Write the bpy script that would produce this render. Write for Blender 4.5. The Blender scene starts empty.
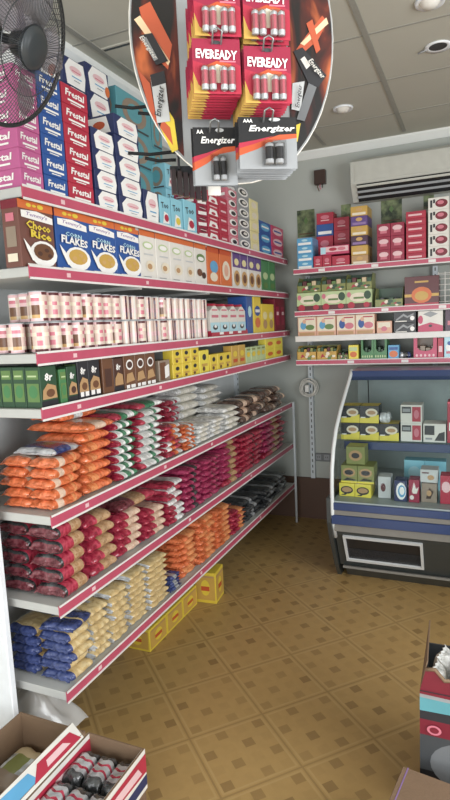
import bpy, bmesh, math, random
from mathutils import Vector, Matrix
PI = math.pi
scene = bpy.context.scene
C = scene.collection
RND = random.Random(7)

# ------------------------------------------------------------------ camera
H = 1.73
FPX = 573.03
yaw, pitch, roll = [math.radians(a) for a in (23.9237, 7.4036, -2.6757)]
w_ = Vector((-math.sin(yaw)*math.cos(pitch), math.cos(yaw)*math.cos(pitch), -math.sin(pitch)))
r0 = Vector((math.cos(yaw), math.sin(yaw), 0)); u0 = r0.cross(w_)
r_ = r0*math.cos(roll) + u0*math.sin(roll)
u_ = -r0*math.sin(roll) + u0*math.cos(roll)
EYE = Vector((0, 0, H))
cd = bpy.data.cameras.new('camera'); cam = bpy.data.objects.new('camera', cd); C.objects.link(cam)
m = Matrix.Identity(4)
for i in range(3):
    m[i][0] = r_[i]; m[i][1] = u_[i]; m[i][2] = -w_[i]; m[i][3] = EYE[i]
cam.matrix_world = m
cd.sensor_fit = 'VERTICAL'; cd.sensor_height = 36; cd.lens = FPX/800*36; cd.clip_start = .05
scene.camera = cam

def on(px, py, ax, val):
    d = w_ + r_*((px-225)/FPX) - u_*((py-400)/FPX)
    return EYE + d*((val-EYE[ax])/d[ax])
def depth_pt(px, py, dep):
    return EYE + (w_ + r_*((px-225)/FPX) - u_*((py-400)/FPX))*dep
def along(px, ax, fixed):
    """coordinate along axis ax (0 or 1) of the point that shows at column px; fixed = the other two coordinates"""
    k = (px-225)/FPX
    P = Vector((fixed[0], fixed[1], fixed[2])) - EYE
    P[ax] = 0
    q = r_ - w_*k
    return -(P.dot(q))/q[ax]

def upto(py, x, y):
    """height z of the point above (x, y) that shows at row py"""
    k = (400-py)/FPX
    q = u_ - w_*k; P = Vector((x, y, 0)) - EYE; P.z = 0
    return EYE.z - P.dot(q)/q.z
# ------------------------------------------------------------------ materials
def lin(hexs, sat=.86):
    hexs = hexs.lstrip('#'); out = []
    rgb = [int(hexs[i:i+2], 16)/255 for i in (0, 2, 4)]
    g = rgb[0]*.3+rgb[1]*.59+rgb[2]*.11
    for c in rgb:
        c = .03+.97*(g+(c-g)*sat)  # saturation cut and blacks lifted: slight haze put into every colour
        out.append(c/12.92 if c <= .04045 else ((c+.055)/1.055)**2.4)
    return (*out, 1)
MATS = {}
def mat(name, hexs, rough=.5, metal=0, var=.10, scale=18, bump=0, bscale=60, coat=0, spec=.5):
    if name in MATS: return MATS[name]
    mt = bpy.data.materials.new(name); mt.use_nodes = True; nt = mt.node_tree
    b = nt.nodes['Principled BSDF']
    b.inputs['Roughness'].default_value = rough; b.inputs['Metallic'].default_value = metal
    b.inputs['Coat Weight'].default_value = coat; b.inputs['Coat Roughness'].default_value = .15
    b.inputs['Specular IOR Level'].default_value = spec
    c = lin(hexs)
    tc = nt.nodes.new('ShaderNodeTexCoord')
    n = nt.nodes.new('ShaderNodeTexNoise'); n.inputs['Scale'].default_value = scale; n.inputs['Detail'].default_value = 3
    nt.links.new(tc.outputs['Object'], n.inputs['Vector'])
    mx = nt.nodes.new('ShaderNodeMix'); mx.data_type = 'RGBA'
    mx.inputs[6].default_value = (*[x*(1-var) for x in c[:3]], 1); mx.inputs[7].default_value = (*[min(1, x*(1+var)) for x in c[:3]], 1)
    fac = n.outputs['Fac']
    if var >= .2:      # crinkled film: strong patches, the pale ones crinkle highlights painted into the colour
        mx.inputs[7].default_value = (*[min(1, x*(1+var)+.05) for x in c[:3]], 1)
        mr = nt.nodes.new('ShaderNodeMapRange'); mr.inputs[1].default_value = .36; mr.inputs[2].default_value = .68
        nt.links.new(fac, mr.inputs[0]); fac = mr.outputs[0]; n.inputs['Distortion'].default_value = .6
    nt.links.new(fac, mx.inputs[0]); nt.links.new(mx.outputs[2], b.inputs['Base Color'])
    if bump:
        n2 = nt.nodes.new('ShaderNodeTexNoise'); n2.inputs['Scale'].default_value = bscale; n2.inputs['Detail'].default_value = 2
        nt.links.new(tc.outputs['Object'], n2.inputs['Vector'])
        bp = nt.nodes.new('ShaderNodeBump'); bp.inputs['Strength'].default_value = bump; bp.inputs['Distance'].default_value = .01
        nt.links.new(n2.outputs['Fac'], bp.inputs['Height']); nt.links.new(bp.outputs['Normal'], b.inputs['Normal'])
    MATS[name] = mt
    return mt
def grain(name, hexa, hexb, scale=90, film=None, rough=.25):
    """food grains seen through clear film"""
    if name in MATS: return MATS[name]
    mt = mat(name, hexa, rough, bump=.5, bscale=45, coat=.5); nt = mt.node_tree
    b = nt.nodes['Principled BSDF']
    v = nt.nodes.new('ShaderNodeTexVoronoi'); v.inputs['Scale'].default_value = scale
    tc = [n for n in nt.nodes if n.type == 'TEX_COORD'][0]
    nt.links.new(tc.outputs['Object'], v.inputs['Vector'])
    mx = nt.nodes.new('ShaderNodeMix'); mx.data_type = 'RGBA'
    mx.inputs[6].default_value = lin(hexa); mx.inputs[7].default_value = lin(hexb)
    sep = nt.nodes.new('ShaderNodeSeparateColor'); nt.links.new(v.outputs['Color'], sep.inputs[0])
    nt.links.new(sep.outputs[0], mx.inputs[0]); nt.links.new(mx.outputs[2], b.inputs['Base Color'])
    return mt
def glassy(name, hexs, tint=1.0, gl=.12, rough=.03, alpha=0.0):
    """thin clear sheet: mostly see-through with a fresnel sheen; alpha adds a diffuse body"""
    if name in MATS: return MATS[name]
    mt = bpy.data.materials.new(name); mt.use_nodes = True; nt = mt.node_tree; nt.nodes.clear()
    o = nt.nodes.new('ShaderNodeOutputMaterial'); t = nt.nodes.new('ShaderNodeBsdfTransparent'); g = nt.nodes.new('ShaderNodeBsdfGlossy')
    t.inputs[0].default_value = lin(hexs); g.inputs['Roughness'].default_value = rough
    lw = nt.nodes.new('ShaderNodeLayerWeight'); lw.inputs[0].default_value = .25
    ma = nt.nodes.new('ShaderNodeMath'); ma.operation = 'MULTIPLY_ADD'; ma.inputs[1].default_value = .22; ma.inputs[2].default_value = gl
    nt.links.new(lw.outputs['Fresnel'], ma.inputs[0])
    mx = nt.nodes.new('ShaderNodeMixShader'); nt.links.new(ma.outputs[0], mx.inputs[0]); nt.links.new(t.outputs[0], mx.inputs[1]); nt.links.new(g.outputs[0], mx.inputs[2])
    last = mx
    if alpha:
        d = nt.nodes.new('ShaderNodeBsdfDiffuse'); d.inputs[0].default_value = lin(hexs)
        m2 = nt.nodes.new('ShaderNodeMixShader'); m2.inputs[0].default_value = alpha
        nt.links.new(mx.outputs[0], m2.inputs[1]); nt.links.new(d.outputs[0], m2.inputs[2]); last = m2
    nt.links.new(last.outputs[0], o.inputs[0]); MATS[name] = mt
    return mt

PAL = dict(white='eceae6', offwhite='dcd8cf', cream='e2d6bd', dust='d8bcae', black='17171a', ink='26262b', navy='1d2a5c', blue='1f4f9f', skyblue='4f9fd0', paleblue='a9d6e4',
  teal='4f98a4', cyan='7fc4d8', red='b8203a', crimson='9c1838', darkred='7a1426', maroon='5a2126', cocoa='704238', pink='c0548e', hotpink='c8365f', palepink='e4b7bb', rose='d06a7c', magenta='a01d52',
  orange='d9652a', deeporange='c94a20', peach='dba386', tan='b58a5a', gold='c79a3c', yellow='e0c22c', paleyellow='e3d694', lemon='e6d23a', green='3f7f48', leaf='5c8040', darkgreen='274a30',
  palegreen='b4c98f', olive='7f8440', purple='5b3d86', plum='4a2a44', violet='8b6aa5', brown='6b4127', darkbrown='3a241c', choc='4b2c22', greybrown='8d7a68', grey='8e9194', midgrey='6a6d70',
  darkgrey='3c3f42', lightgrey='bfc2c2', silver='b9bcc0', beige='cdb58c', biscuit='c99a57')
def M(k):
    if k in MATS: return MATS[k]
    return mat(k, PAL[k], .42, coat=.15)
mat('film_orange', 'e0662c', .24, var=.34, scale=34, bump=.8, bscale=44, coat=.6)
mat('film_crimson', 'b01436', .24, var=.34, scale=34, bump=.8, bscale=44, coat=.6)
mat('film_magenta', 'a8184e', .24, var=.34, scale=34, bump=.8, bscale=44, coat=.6)
mat('film_wine', '6e1a28', .24, var=.34, scale=34, bump=.8, bscale=44, coat=.6)
mat('film_blue', '1d3172', .22, var=.34, scale=34, bump=.8, bscale=44, coat=.6)
mat('film_dark', '232528', .22, var=.34, scale=34, bump=.8, bscale=44, coat=.6)
mat('film_white', 'dcdcd8', .28, var=.34, scale=34, bump=.8, bscale=44, coat=.5)
mat('film_green', '2d7a50', .26, var=.34, scale=34, bump=.8, bscale=44, coat=.5)
mat('film_brown', '4d3226', .24, var=.34, scale=34, bump=.8, bscale=44, coat=.6)
mat('film_silver', 'b4b6ba', .25, .3, var=.3, scale=26, bump=.6, bscale=40, coat=.5)
mat('film_clear', 'c9cdd0', .15, var=.3, scale=26, bump=.8, bscale=30, coat=.8)
grain('grain_lentil', 'd8743a', 'e8965a', 120)
grain('grain_bean', 'a3774c', 'c29a70', 95)
grain('grain_redbean', '7c2f2a', 'a8584a', 95)
grain('grain_rice', 'e4e0d4', 'cfcabb', 130)
grain('grain_pasta', 'c4a468', 'd8c08a', 55)
grain('grain_pale', 'cfa78c', 'e0c4aa', 110)
grain('grain_dark', '5a4034', '7d6150', 70)
mat('rail_red', 'c04460', .4, coat=.2); mat('rail_white', 'dcd9d6', .4); mat('shelf_metal', 'b9bab6', .45, .0, var=.06)
mat('panel_metal', 'c6caca', .5, var=.06); mat('upright_white', 'ccd4da', .4)
mat('steel', 'b8bbbd', .25, .85); mat('wire', '8f9396', .3, .8); mat('blackplastic', '202226', .35); mat('fancap', '3d444a', .35)
mat('whiteplastic', 'e6eaee', .4); mat('carton', '7c6046', .8, bump=.15, bscale=120); mat('carton_dark', '6e5138', .8, bump=.15, bscale=120)
glassy('clear_glass', 'e6eeee', gl=.0); glassy('blister', 'f2f2f2', gl=.12, rough=.08); glassy('sheet', 'e8e8e6', gl=.12, rough=.2, alpha=.55)
glassy('fanblade', 'b4acb6', gl=.05, rough=.3, alpha=.28)

# ------------------------------------------------------------------ mesh helpers
def link(name, mesh, parent=None, loc=(0, 0, 0), rz=0.0):
    o = bpy.data.objects.new(name, mesh); C.objects.link(o)
    o.location = loc; o.rotation_euler = (0, 0, rz)
    if parent is not None: o.parent = parent
    return o
def tag(o, label=None, cat=None, group=None, kind=None):
    if label:
        o['label'] = label
        if not 4 <= len(label.replace('-',' ').split()) <= 16: print('LABEL', len(label.split()), label)
    if cat: o['category'] = cat
    if group: o['group'] = group
    if kind: o['kind'] = kind
    return o
def empty(name, loc, label, cat, group=None, rz=0):
    return tag(link(name, None, None, loc, rz), label, cat, group)
class MB:
    def __init__(s): s.v = []; s.f = []; s.m = []; s.mats = []; s.smooth = []
    def mi(s, k):
        mt = k if isinstance(k, bpy.types.Material) else M(k)
        if mt not in s.mats: s.mats.append(mt)
        return s.mats.index(mt)
    def face(s, pts, k, sm=False):
        i = len(s.v); s.v += [tuple(p) for p in pts]; s.f.append(tuple(range(i, i+len(pts)))); s.m.append(s.mi(k)); s.smooth.append(sm)
    def raw(s, vs, fs, k, sm=False):
        i = len(s.v); s.v += [tuple(p) for p in vs]
        for j, f in enumerate(fs):
            s.f.append(tuple(i+a for a in f)); s.m.append(s.mi(k[j] if isinstance(k, list) else k)); s.smooth.append(sm)
    def box(s, x0, x1, y0, y1, z0, z1, k, bev=0.0):
        if bev <= 0:
            v = [(x, y, z) for x in (x0, x1) for y in (y0, y1) for z in (z0, z1)]
            s.raw(v, [(0, 1, 3, 2), (4, 6, 7, 5), (0, 4, 5, 1), (2, 3, 7, 6), (0, 2, 6, 4), (1, 5, 7, 3)], k)
        else:
            bm = bmesh.new(); bmesh.ops.create_cube(bm, size=1)
            for v in bm.verts: v.co = ((x0+x1)/2+v.co.x*(x1-x0), (y0+y1)/2+v.co.y*(y1-y0), (z0+z1)/2+v.co.z*(z1-z0))
            bmesh.ops.bevel(bm, geom=list(bm.edges), offset=bev, segments=1, affect='EDGES')
            bm.verts.index_update()
            s.raw([v.co[:] for v in bm.verts], [[v.index for v in f.verts] for f in bm.faces], k); bm.free()
    def prism(s, prof, a0, a1, axis, k, sm=False):
        """closed profile extruded along axis 0 / 1 / 2; profile gives the other two coordinates in order"""
        def P(p, a):
            return (a, p[0], p[1]) if axis == 0 else (p[0], a, p[1]) if axis == 1 else (p[0], p[1], a)
        n = len(prof); v = [P(p, a0) for p in prof] + [P(p, a1) for p in prof]
        f = [(i, (i+1) % n, n+(i+1) % n, n+i) for i in range(n)]
        s.raw(v, f, k, sm); s.raw(v, [tuple(range(n))[::-1], tuple(range(n, 2*n))], k)
    def tube(s, pts, r, k, n=6, closed=False):
        pts = [Vector(p) for p in pts]; N = len(pts); rings = []
        up = None
        for i in range(N):
            a = pts[i-1] if (i > 0 or closed) else pts[i]; b = pts[(i+1) % N] if (i < N-1 or closed) else pts[i]
            t = (b-a).normalized()
            if up is None: up = t.orthogonal().normalized()
            up = (up - t*up.dot(t)).normalized(); q = t.cross(up)
            rings.append([pts[i] + (up*math.cos(2*PI*j/n) + q*math.sin(2*PI*j/n))*r for j in range(n)])
        v = [p[:] for R in rings for p in R]; f = []
        for i in range(N if closed else N-1):
            a = i*n; b = ((i+1) % N)*n
            f += [(a+j, a+(j+1) % n, b+(j+1) % n, b+j) for j in range(n)]
        if not closed: f += [tuple(range(n))[::-1], tuple(range((N-1)*n, N*n))]
        s.raw(v, f, k, True)
    def lathe(s, prof, k, n=24, c=(0, 0, 0), mats=None, M4=None):
        """profile (radius, z) turned round local z; mats may give one per band"""
        v = []; f = []; ks = []
        for (r, z) in prof:
            for j in range(n):
                p = Vector((r*math.cos(2*PI*j/n), r*math.sin(2*PI*j/n), z))
                if M4: p = M4 @ p
                v.append((p.x+c[0], p.y+c[1], p.z+c[2]))
        for i in range(len(prof)-1):
            for j in range(n):
                f.append((i*n+j, i*n+(j+1) % n, (i+1)*n+(j+1) % n, (i+1)*n+j)); ks.append(mats(i, j) if callable(mats) else mats[i] if mats else k)
        s.raw(v, f, ks, True)
    def mesh(s, name='m'):
        me = bpy.data.meshes.new(name); me.from_pydata(s.v, [], s.f)
        for mt in s.mats: me.materials.append(mt)
        me.polygons.foreach_set('material_index', s.m); me.polygons.foreach_set('use_smooth', s.smooth)
        me.update()
        bm = bmesh.new(); bm.from_mesh(me); bmesh.ops.remove_doubles(bm, verts=bm.verts, dist=1e-5); bm.to_mesh(me); bm.free()
        return me
    def obj(s, name, parent=None, loc=(0, 0, 0), rz=0): return link(name, s.mesh(name), parent, loc, rz)

_T = {}
def text_tris(txt, shear=0.0, bold=.012, res=1):
    key = (txt, shear, bold)
    if key in _T: return _T[key]
    cu = bpy.data.curves.new('t', 'FONT'); cu.body = txt; cu.size = 1; cu.resolution_u = res; cu.shear = shear; cu.offset = bold
    cu.align_x = 'CENTER'; cu.align_y = 'CENTER'
    o = bpy.data.objects.new('t', cu); C.objects.link(o)
    dg = bpy.context.evaluated_depsgraph_get(); dg.update()
    me = bpy.data.meshes.new_from_object(o.evaluated_get(dg))
    V = [v.co[:2] for v in me.vertices]; F = [tuple(p.vertices) for p in me.polygons]
    bpy.data.objects.remove(o); bpy.data.curves.remove(cu); bpy.data.meshes.remove(me)
    xs = [v[0] for v in V]; ys = [v[1] for v in V]
    cx, cy = (min(xs)+max(xs))/2, (min(ys)+max(ys))/2
    V = [(a-cx, b-cy) for a, b in V]
    _T[key] = (V, F, max(xs)-min(xs), max(ys)-min(ys))
    return _T[key]
class Face:
    """a flat printed face: 2-D coordinates u (rightwards) and v (up) in metres, on the plane o + u*U + v*V, printed layers stacked along n"""
    def __init__(s, mb, o, U, V, wd, ht, step=.0006):
        s.mb = mb; s.o = Vector(o); s.U = Vector(U); s.V = Vector(V); s.n = s.U.cross(s.V).normalized(); s.w = wd; s.h = ht; s.k = 0; s.step = step
    def P(s, u, v, lift=None): return s.o + s.U*u + s.V*v + s.n*(s.k*s.step if lift is None else lift)
    def poly(s, pts, k):
        s.k += 1; s.mb.face([s.P(a*s.w, b*s.h) for a, b in pts], k)
    def rect(s, a, b, c, d, k): s.poly([(a, b), (c, b), (c, d), (a, d)], k)
    def ell(s, cu, cv, ru, rv, k, n=14, rot=0):
        s.poly([(cu+ru*math.cos(2*PI*i/n), cv+rv*math.sin(2*PI*i/n)) for i in range(n)], k)
    def text(s, txt, cu, cv, wu, hv, k, shear=0, rot=0, bold=.012):
        V, F, tw, th = text_tris(txt, shear, bold); s.k += 1
        sx = wu*s.w/tw; sy = hv*s.h/th
        c, q = math.cos(rot), math.sin(rot)
        vs = [s.P(cu*s.w + c*a*sx - q*b*sy, cv*s.h + q*a*sx + c*b*sy) for a, b in V]
        s.mb.raw(vs, F, k)

def apply_ops(F, ops, only_text=False, skip_text=False):
    for op in ops:
        t = op[0]
        if t == 't':
            if skip_text: F.k += 1; continue
            F.text(*op[1:])
        elif only_text: F.k += 1
        elif t == 'r': F.rect(*op[1:])
        elif t == 'e': F.ell(*op[1:])
        elif t == 'p': F.poly(*op[1:])

def box_kind(d, wd, ht, base, front=(), near=(), top=None, bev=.0015, nearbase=None):
    """printed carton: local origin at the middle of its base front edge... depth d behind the front (x = 0), front faces +x, width along y.
    Returns (body mesh, lettering mesh or None)"""
    mb = MB(); mb.box(-d, 0, -wd/2, wd/2, 0, ht, base, bev)
    e = .0004
    F = Face(mb, (e, -wd/2, 0), (0, 1, 0), (0, 0, 1), wd, ht)
    apply_ops(F, front, skip_text=True)
    G = Face(mb, (-d, -wd/2-e, 0), (1, 0, 0), (0, 0, 1), d, ht)
    if nearbase: G.rect(.01, .01, .99, .99, nearbase)
    apply_ops(G, near, skip_text=True)
    if top:
        Tp = Face(mb, (-d, -wd/2, ht+e), (1, 0, 0), (0, 1, 0), d, wd); Tp.rect(.02, .02, .98, .98, top)
    lt = None
    if any(o[0] == 't' for o in list(front)+list(near)):
        lt = []
        for ops, org, U, ww, k0 in ((front, (e, -wd/2, 0), (0, 1, 0), wd, 0), (near, (-d, -wd/2-e, 0), (1, 0, 0), d, 1)):
            for i, op in enumerate(ops):
                if op[0] != 't': continue
                ml = MB(); F = Face(ml, org, U, (0, 0, 1), ww, ht); F.k = k0+i; F.text(*op[1:]); lt.append(ml.mesh('lettering'))
    return mb.mesh('carton'), lt

def bag_kind(L, W, T, zones, label=None, seed=0, fins=('film_clear', 'film_clear'), lab=(.4, .55)):
    """pillow bag lying flat, its length L along local x from -L to 0, width W along y; zones = [(upper u, material), ...] along the length;
    returns the body mesh and a pair of crimped seal meshes, one per end"""
    R = random.Random(seed); nu, nv = 20, 12
    us = [math.sin(PI/2*(-1+2*i/nu)*.96)/math.sin(PI/2*.96) for i in range(nu+1)]; vs_ = [math.sin(PI/2*(-1+2*j/nv)) for j in range(nv+1)]
    ph = [R.uniform(0, 6.28) for _ in range(8)]
    def prof(u, v):
        return (max(0, 1-abs(u)**7)**.5)*(max(0, 1-abs(v)**5)**.5)
    def pos(u, v, s):
        t = prof(u, v)
        wr = .10*math.sin(6*u+ph[0]+2*v)*math.sin(4*v+ph[1]) + .07*math.sin(15*u+ph[2])*math.cos(8*v+ph[3])
        z = T*.45 + (T*.54*t*(1+wr*(1-.4*t)) if s > 0 else -T*.45*min(1, t*1.1))
        x = -L/2 + u*(L/2)*.92 + .004*math.sin(5*v+ph[6]); y = v*W/2*(1 - .07*abs(u)**8 + .025*math.sin(8*u+ph[4])*(1 if v > 0 else -1))
        return (x, y, z)
    mb = MB(); V = []; idx = {}
    for s in (1, -1):
        for i, u in enumerate(us):
            for j, v in enumerate(vs_):
                if s < 0 and (i in (0, nu) or j in (0, nv)): idx[s, i, j] = idx[1, i, j]; continue
                idx[s, i, j] = len(V); V.append(pos(u, v, s))
    F = []; K = []
    for s in (1, -1):
        for i in range(nu):
            for j in range(nv):
                q = [idx[s, i, j], idx[s, i+1, j], idx[s, i+1, j+1], idx[s, i, j+1]]
                if s < 0: q.reverse()
                uc = (us[i]+us[i+1])/2; vc = (vs_[j]+vs_[j+1])/2
                k = [m for t, m in zones if uc <= t+.001][0]
                if label and s > 0 and abs(uc) < lab[0] and abs(vc) < lab[1]: k = label
                F.append(tuple(q)); K.append(M(k) if isinstance(k, str) else k)
    mb.raw(V, F, K, True)
    seals = []; n = 12
    for e, sgn in enumerate((-1, 1)):
        ms = MB(); top = []; bot = []
        for j in range(n+1):
            v = -1+2*j/n; y = v*W/2*.92
            z0 = T*.45; dz = .07*T*math.sin(j*2.1+ph[5])
            top.append((-L/2+sgn*L/2*.905, y, z0)); bot.append((-L/2+sgn*(L/2*.99+.004*abs(v)**2), y*(1+.05*abs(v)), z0-T*.12+dz))
        vs = [(p[0], p[1], p[2]+.0012) for p in top]+[(p[0], p[1], p[2]+.0012) for p in bot]+[(p[0], p[1], p[2]-.0012) for p in top]+[(p[0], p[1], p[2]-.0012) for p in bot]
        q = n+1
        fs = [(j, j+1, q+j+1, q+j) for j in range(n)]+[(2*q+j, 3*q+j, 3*q+j+1, 2*q+j+1) for j in range(n)]+[(q+j, q+j+1, 3*q+j+1, 3*q+j) for j in range(n)]
        ms.raw(vs, fs, zones[0][1] if e == 0 else zones[-1][1], True); seals.append(ms.mesh('seal'))
    return mb.mesh('bag'), seals

ORD = ['first', 'second', 'third', 'fourth', 'fifth', 'sixth', 'seventh', 'eighth', 'ninth', 'tenth', 'eleventh', 'twelfth', 'thirteenth', 'fourteenth', 'fifteenth', 'sixteenth', 'seventeenth', 'eighteenth', 'nineteenth', 'twentieth']
def height_word(i, n):
    """where item i (0 = lowest) sits in a column of n"""
    if n == 1: return ''
    if i == n-1: return 'topmost'
    if i == 0: return 'bottom'
    return ORD[n-1-i]+' from top'

# ------------------------------------------------------------------ the room
XF = -1.443; YN, YE = 1.614, 4.66; XW = -1.97; YB = 4.79; ZC = 3.10; XR = 2.3; YS = -2.2
ZS = [2.240, 1.968, 1.660, 1.458, 1.053, .697, .345]
def structure(mb, name): o = mb.obj(name); o['kind'] = 'structure'; return o

def node_mat(name, build):
    mt = bpy.data.materials.new(name); mt.use_nodes = True; build(mt.node_tree, mt.node_tree.nodes['Principled BSDF']); MATS[name] = mt; return mt
def floor_nodes(nt, b):
    N = nt.nodes.new; Lk = nt.links.new
    def math_(op, a, bb=None, c=None):
        n = N('ShaderNodeMath'); n.operation = op
        for i, x in enumerate((a, bb, c)):
            if x is None: continue
            if isinstance(x, (int, float)): n.inputs[i].default_value = x
            else: Lk(x, n.inputs[i])
        return n.outputs[0]
    tc = N('ShaderNodeTexCoord'); mp = N('ShaderNodeMapping'); mp.inputs['Rotation'].default_value = (0, 0, math.radians(43)); mp.inputs['Scale'].default_value = (1/.345, 1/.345, 1)
    mp.inputs['Location'].default_value = (.18, .05, 0)
    Lk(tc.outputs['Object'], mp.inputs[0])
    sx = N('ShaderNodeSeparateXYZ'); Lk(mp.outputs[0], sx.inputs[0])
    fx = math_('FRACT', sx.outputs[0]); fy = math_('FRACT', sx.outputs[1])
    ex = math_('MINIMUM', fx, math_('SUBTRACT', 1, fx)); ey = math_('MINIMUM', fy, math_('SUBTRACT', 1, fy))
    edge = math_('MINIMUM', ex, ey)
    seam = math_('LESS_THAN', edge, .012); border = math_('MULTIPLY', math_('GREATER_THAN', edge, .03), math_('LESS_THAN', edge, .055))
    # woven parquet print: a lattice of little squares set on the diagonal
    qx = math_('FRACT', math_('MULTIPLY', sx.outputs[0], 4)); qy = math_('FRACT', math_('MULTIPLY', sx.outputs[1], 4))
    dx = math_('ABSOLUTE', math_('SUBTRACT', qx, .5)); dy = math_('ABSOLUTE', math_('SUBTRACT', qy, .5))
    dia = math_('LESS_THAN', math_('MAXIMUM', dx, dy), .27)
    wv = N('ShaderNodeTexWhiteNoise'); wv.noise_dimensions = '2D'
    cb = N('ShaderNodeCombineXYZ'); Lk(math_('FLOOR', math_('MULTIPLY', sx.outputs[0], 4)), cb.inputs[0]); Lk(math_('FLOOR', math_('MULTIPLY', sx.outputs[1], 4)), cb.inputs[1]); Lk(cb.outputs[0], wv.inputs['Vector'])
    chk = math_('MODULO', math_('ADD', math_('FLOOR', math_('MULTIPLY', sx.outputs[0], 4)), math_('FLOOR', math_('MULTIPLY', sx.outputs[1], 4))), 2)
    chk = math_('GREATER_THAN', math_('ABSOLUTE', chk), .5)
    spot = math_('MULTIPLY', math_('MULTIPLY', dia, math_('MULTIPLY_ADD', chk, .85, .15)), math_('MULTIPLY_ADD', wv.outputs['Value'], .6, .4))
    inner = math_('GREATER_THAN', edge, .06)
    spot = math_('MULTIPLY', spot, inner)
    n1 = N('ShaderNodeTexNoise'); n1.inputs['Scale'].default_value = 1.6; n1.inputs['Detail'].default_value = 4; Lk(tc.outputs['Object'], n1.inputs['Vector'])
    n2 = N('ShaderNodeTexNoise'); n2.inputs['Scale'].default_value = 30; n2.inputs['Detail'].default_value = 4; Lk(tc.outputs['Object'], n2.inputs['Vector'])
    def mix(f, a, bb):
        n = N('ShaderNodeMix'); n.data_type = 'RGBA'
        if isinstance(f, (int, float)): n.inputs[0].default_value = f
        else: Lk(f, n.inputs[0])
        for i, x in ((6, a), (7, bb)):
            if isinstance(x, tuple): n.inputs[i].default_value = x
            else: Lk(x, n.inputs[i])
        return n.outputs[2]
    base = mix(n1.outputs['Fac'], lin(FL[0]), lin(FL[1])); base = mix(math_('MULTIPLY', n2.outputs['Fac'], .35), base, lin(FL[2]))
    c = mix(math_('MULTIPLY', spot, .58), base, lin(FL[3])); c = mix(math_('MULTIPLY', border, .22), c, lin(FL[4])); c = mix(math_('MULTIPLY', seam, .45), c, lin(FL[5]))
    Lk(c, b.inputs['Base Color']); b.inputs['Roughness'].default_value = .38
    bp = N('ShaderNodeBump'); bp.inputs['Strength'].default_value = .12; Lk(n2.outputs['Fac'], bp.inputs['Height']); Lk(bp.outputs[0], b.inputs['Normal'])
FL = ('a88246', 'ba9656', '8e6e3a', '6c4e26', 'c4a86e', '7a5e34')
node_mat('vinyl_floor', floor_nodes)
mat('wall_paint', 'abafa8', .7, var=.04, scale=3); mat('ceiling_tile', 'b4b2a4', .8, var=.05, scale=2.5); mat('ceiling_bar', '8f8e84', .6); mat('coving', 'e2e4e0', .6, var=.03)
mat('skirt_brown', '55392a', .6, scale=5)
f = MB(); f.box(-2.1, XR+.1, YS, YB+.1, -.05, 0, MATS['vinyl_floor']); structure(f, 'floor')
f = MB(); f.box(-2.1, XR+.1, YS, YB+.1, ZC, ZC+.05, MATS['ceiling_tile']); structure(f, 'ceiling')
f = MB(); f.box(XW-.1, XW, YS, YB, 0, ZC, MATS['wall_paint']); structure(f, 'wall_left')
f = MB(); f.box(XW-.1, XR+.1, YB, YB+.1, 0, ZC, MATS['wall_paint']); structure(f, 'wall_back')
f = MB()
for (a, b, c, d) in ((YS, -.45, 0, ZC), (2.25, YB, 0, ZC), (-.45, 2.25, 0, .65), (-.45, 2.25, 2.65, ZC)): f.box(XR, XR+.1, a, b, c, d, mat('wall_low_bounce', '77726a', .7))  # unseen wall, coloured darker to cut light bounced into the room
structure(f, 'wall_right')
f = MB(); f.box(XW, XR, YB-.018, YB, 0, .37, MATS['skirt_brown']); structure(f, 'baseboard_back')
# shop front behind the camera: lintel and a right pier put in for shade
f = MB(); f.box(-2.1, XR+.1, YS-.1, YS, 2.6, ZC, MATS['wall_paint']); f.box(1.1, XR+.1, YS-.1, YS, 0, 2.6, MATS['wall_paint']); structure(f, 'wall_front')
for nm, pr, ax, a0, a1 in (('trim_1', [(XW, ZC-.16), (XW+.03, ZC-.16), (XW+.17, ZC-.03), (XW+.17, ZC), (XW, ZC)], 1, YS, YB), ('trim_2', [(YB, ZC-.06), (YB-.012, ZC-.06), (YB-.05, ZC-.015), (YB-.05, ZC), (YB, ZC)], 0, XW, XR)):
    f = MB(); f.prism(pr, a0, a1, ax, MATS['coving']); structure(f, nm)
f = MB()
for i in range(-3, 5):
    x = -.512+.6*i
    if XW+.2 < x < XR: f.box(x-.014, x+.014, YS, YB-.13, ZC-.006, ZC, MATS['ceiling_bar'])
for i in range(-9, 3):
    y = 3.645+.6*i
    if y < YB-.15: f.box(XW+.17, XR, y-.006, y+.006, ZC-.003, ZC, MATS['ceiling_bar'])
structure(f, 'trim_3')

# ------------------------------------------------------------------ the long shelf rack on the wall
SHELFNAME = ['top shelf', 'second shelf', 'third shelf', 'fourth shelf', 'fifth shelf', 'sixth shelf', 'bottom shelf']
rack = empty('shelf_rack', (XW, YN, 0), 'long white metal shelf rack of seven shelves with red price rails', 'shelf rack')
def local(root, mb, name, parent=None):
    """link a mesh built in world coordinates under an Empty"""
    me = mb.mesh(name); o = link(name, me, parent or root)
    me.transform(Matrix.Translation(-Vector(root.location)) if root.rotation_euler.z == 0 else (Matrix.Translation(Vector(root.location)) @ Matrix.Rotation(root.rotation_euler.z, 4, 'Z')).inverted())
    return o
f = MB()
for i in range(4):
    y0 = YN+.01+i*(YE-YN)/4; f.box(XW+.012, XW+.03, y0, y0+(YE-YN)/4-.004, .12, 2.55, MATS['panel_metal'])
local(rack, f, 'back_panel')
for i in range(4):
    y = YN+.05+i*(YE-YN-.1)/3
    f = MB(); f.box(XW+.03, XW+.055, y-.02, y+.02, 0, 2.55, MATS['upright_white'])
    for k in range(50): f.box(XW+.054, XW+.0556, y-.006, y+.006, .1+k*.048, .12+k*.048, 'darkgrey')
    local(rack, f, 'upright')
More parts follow.
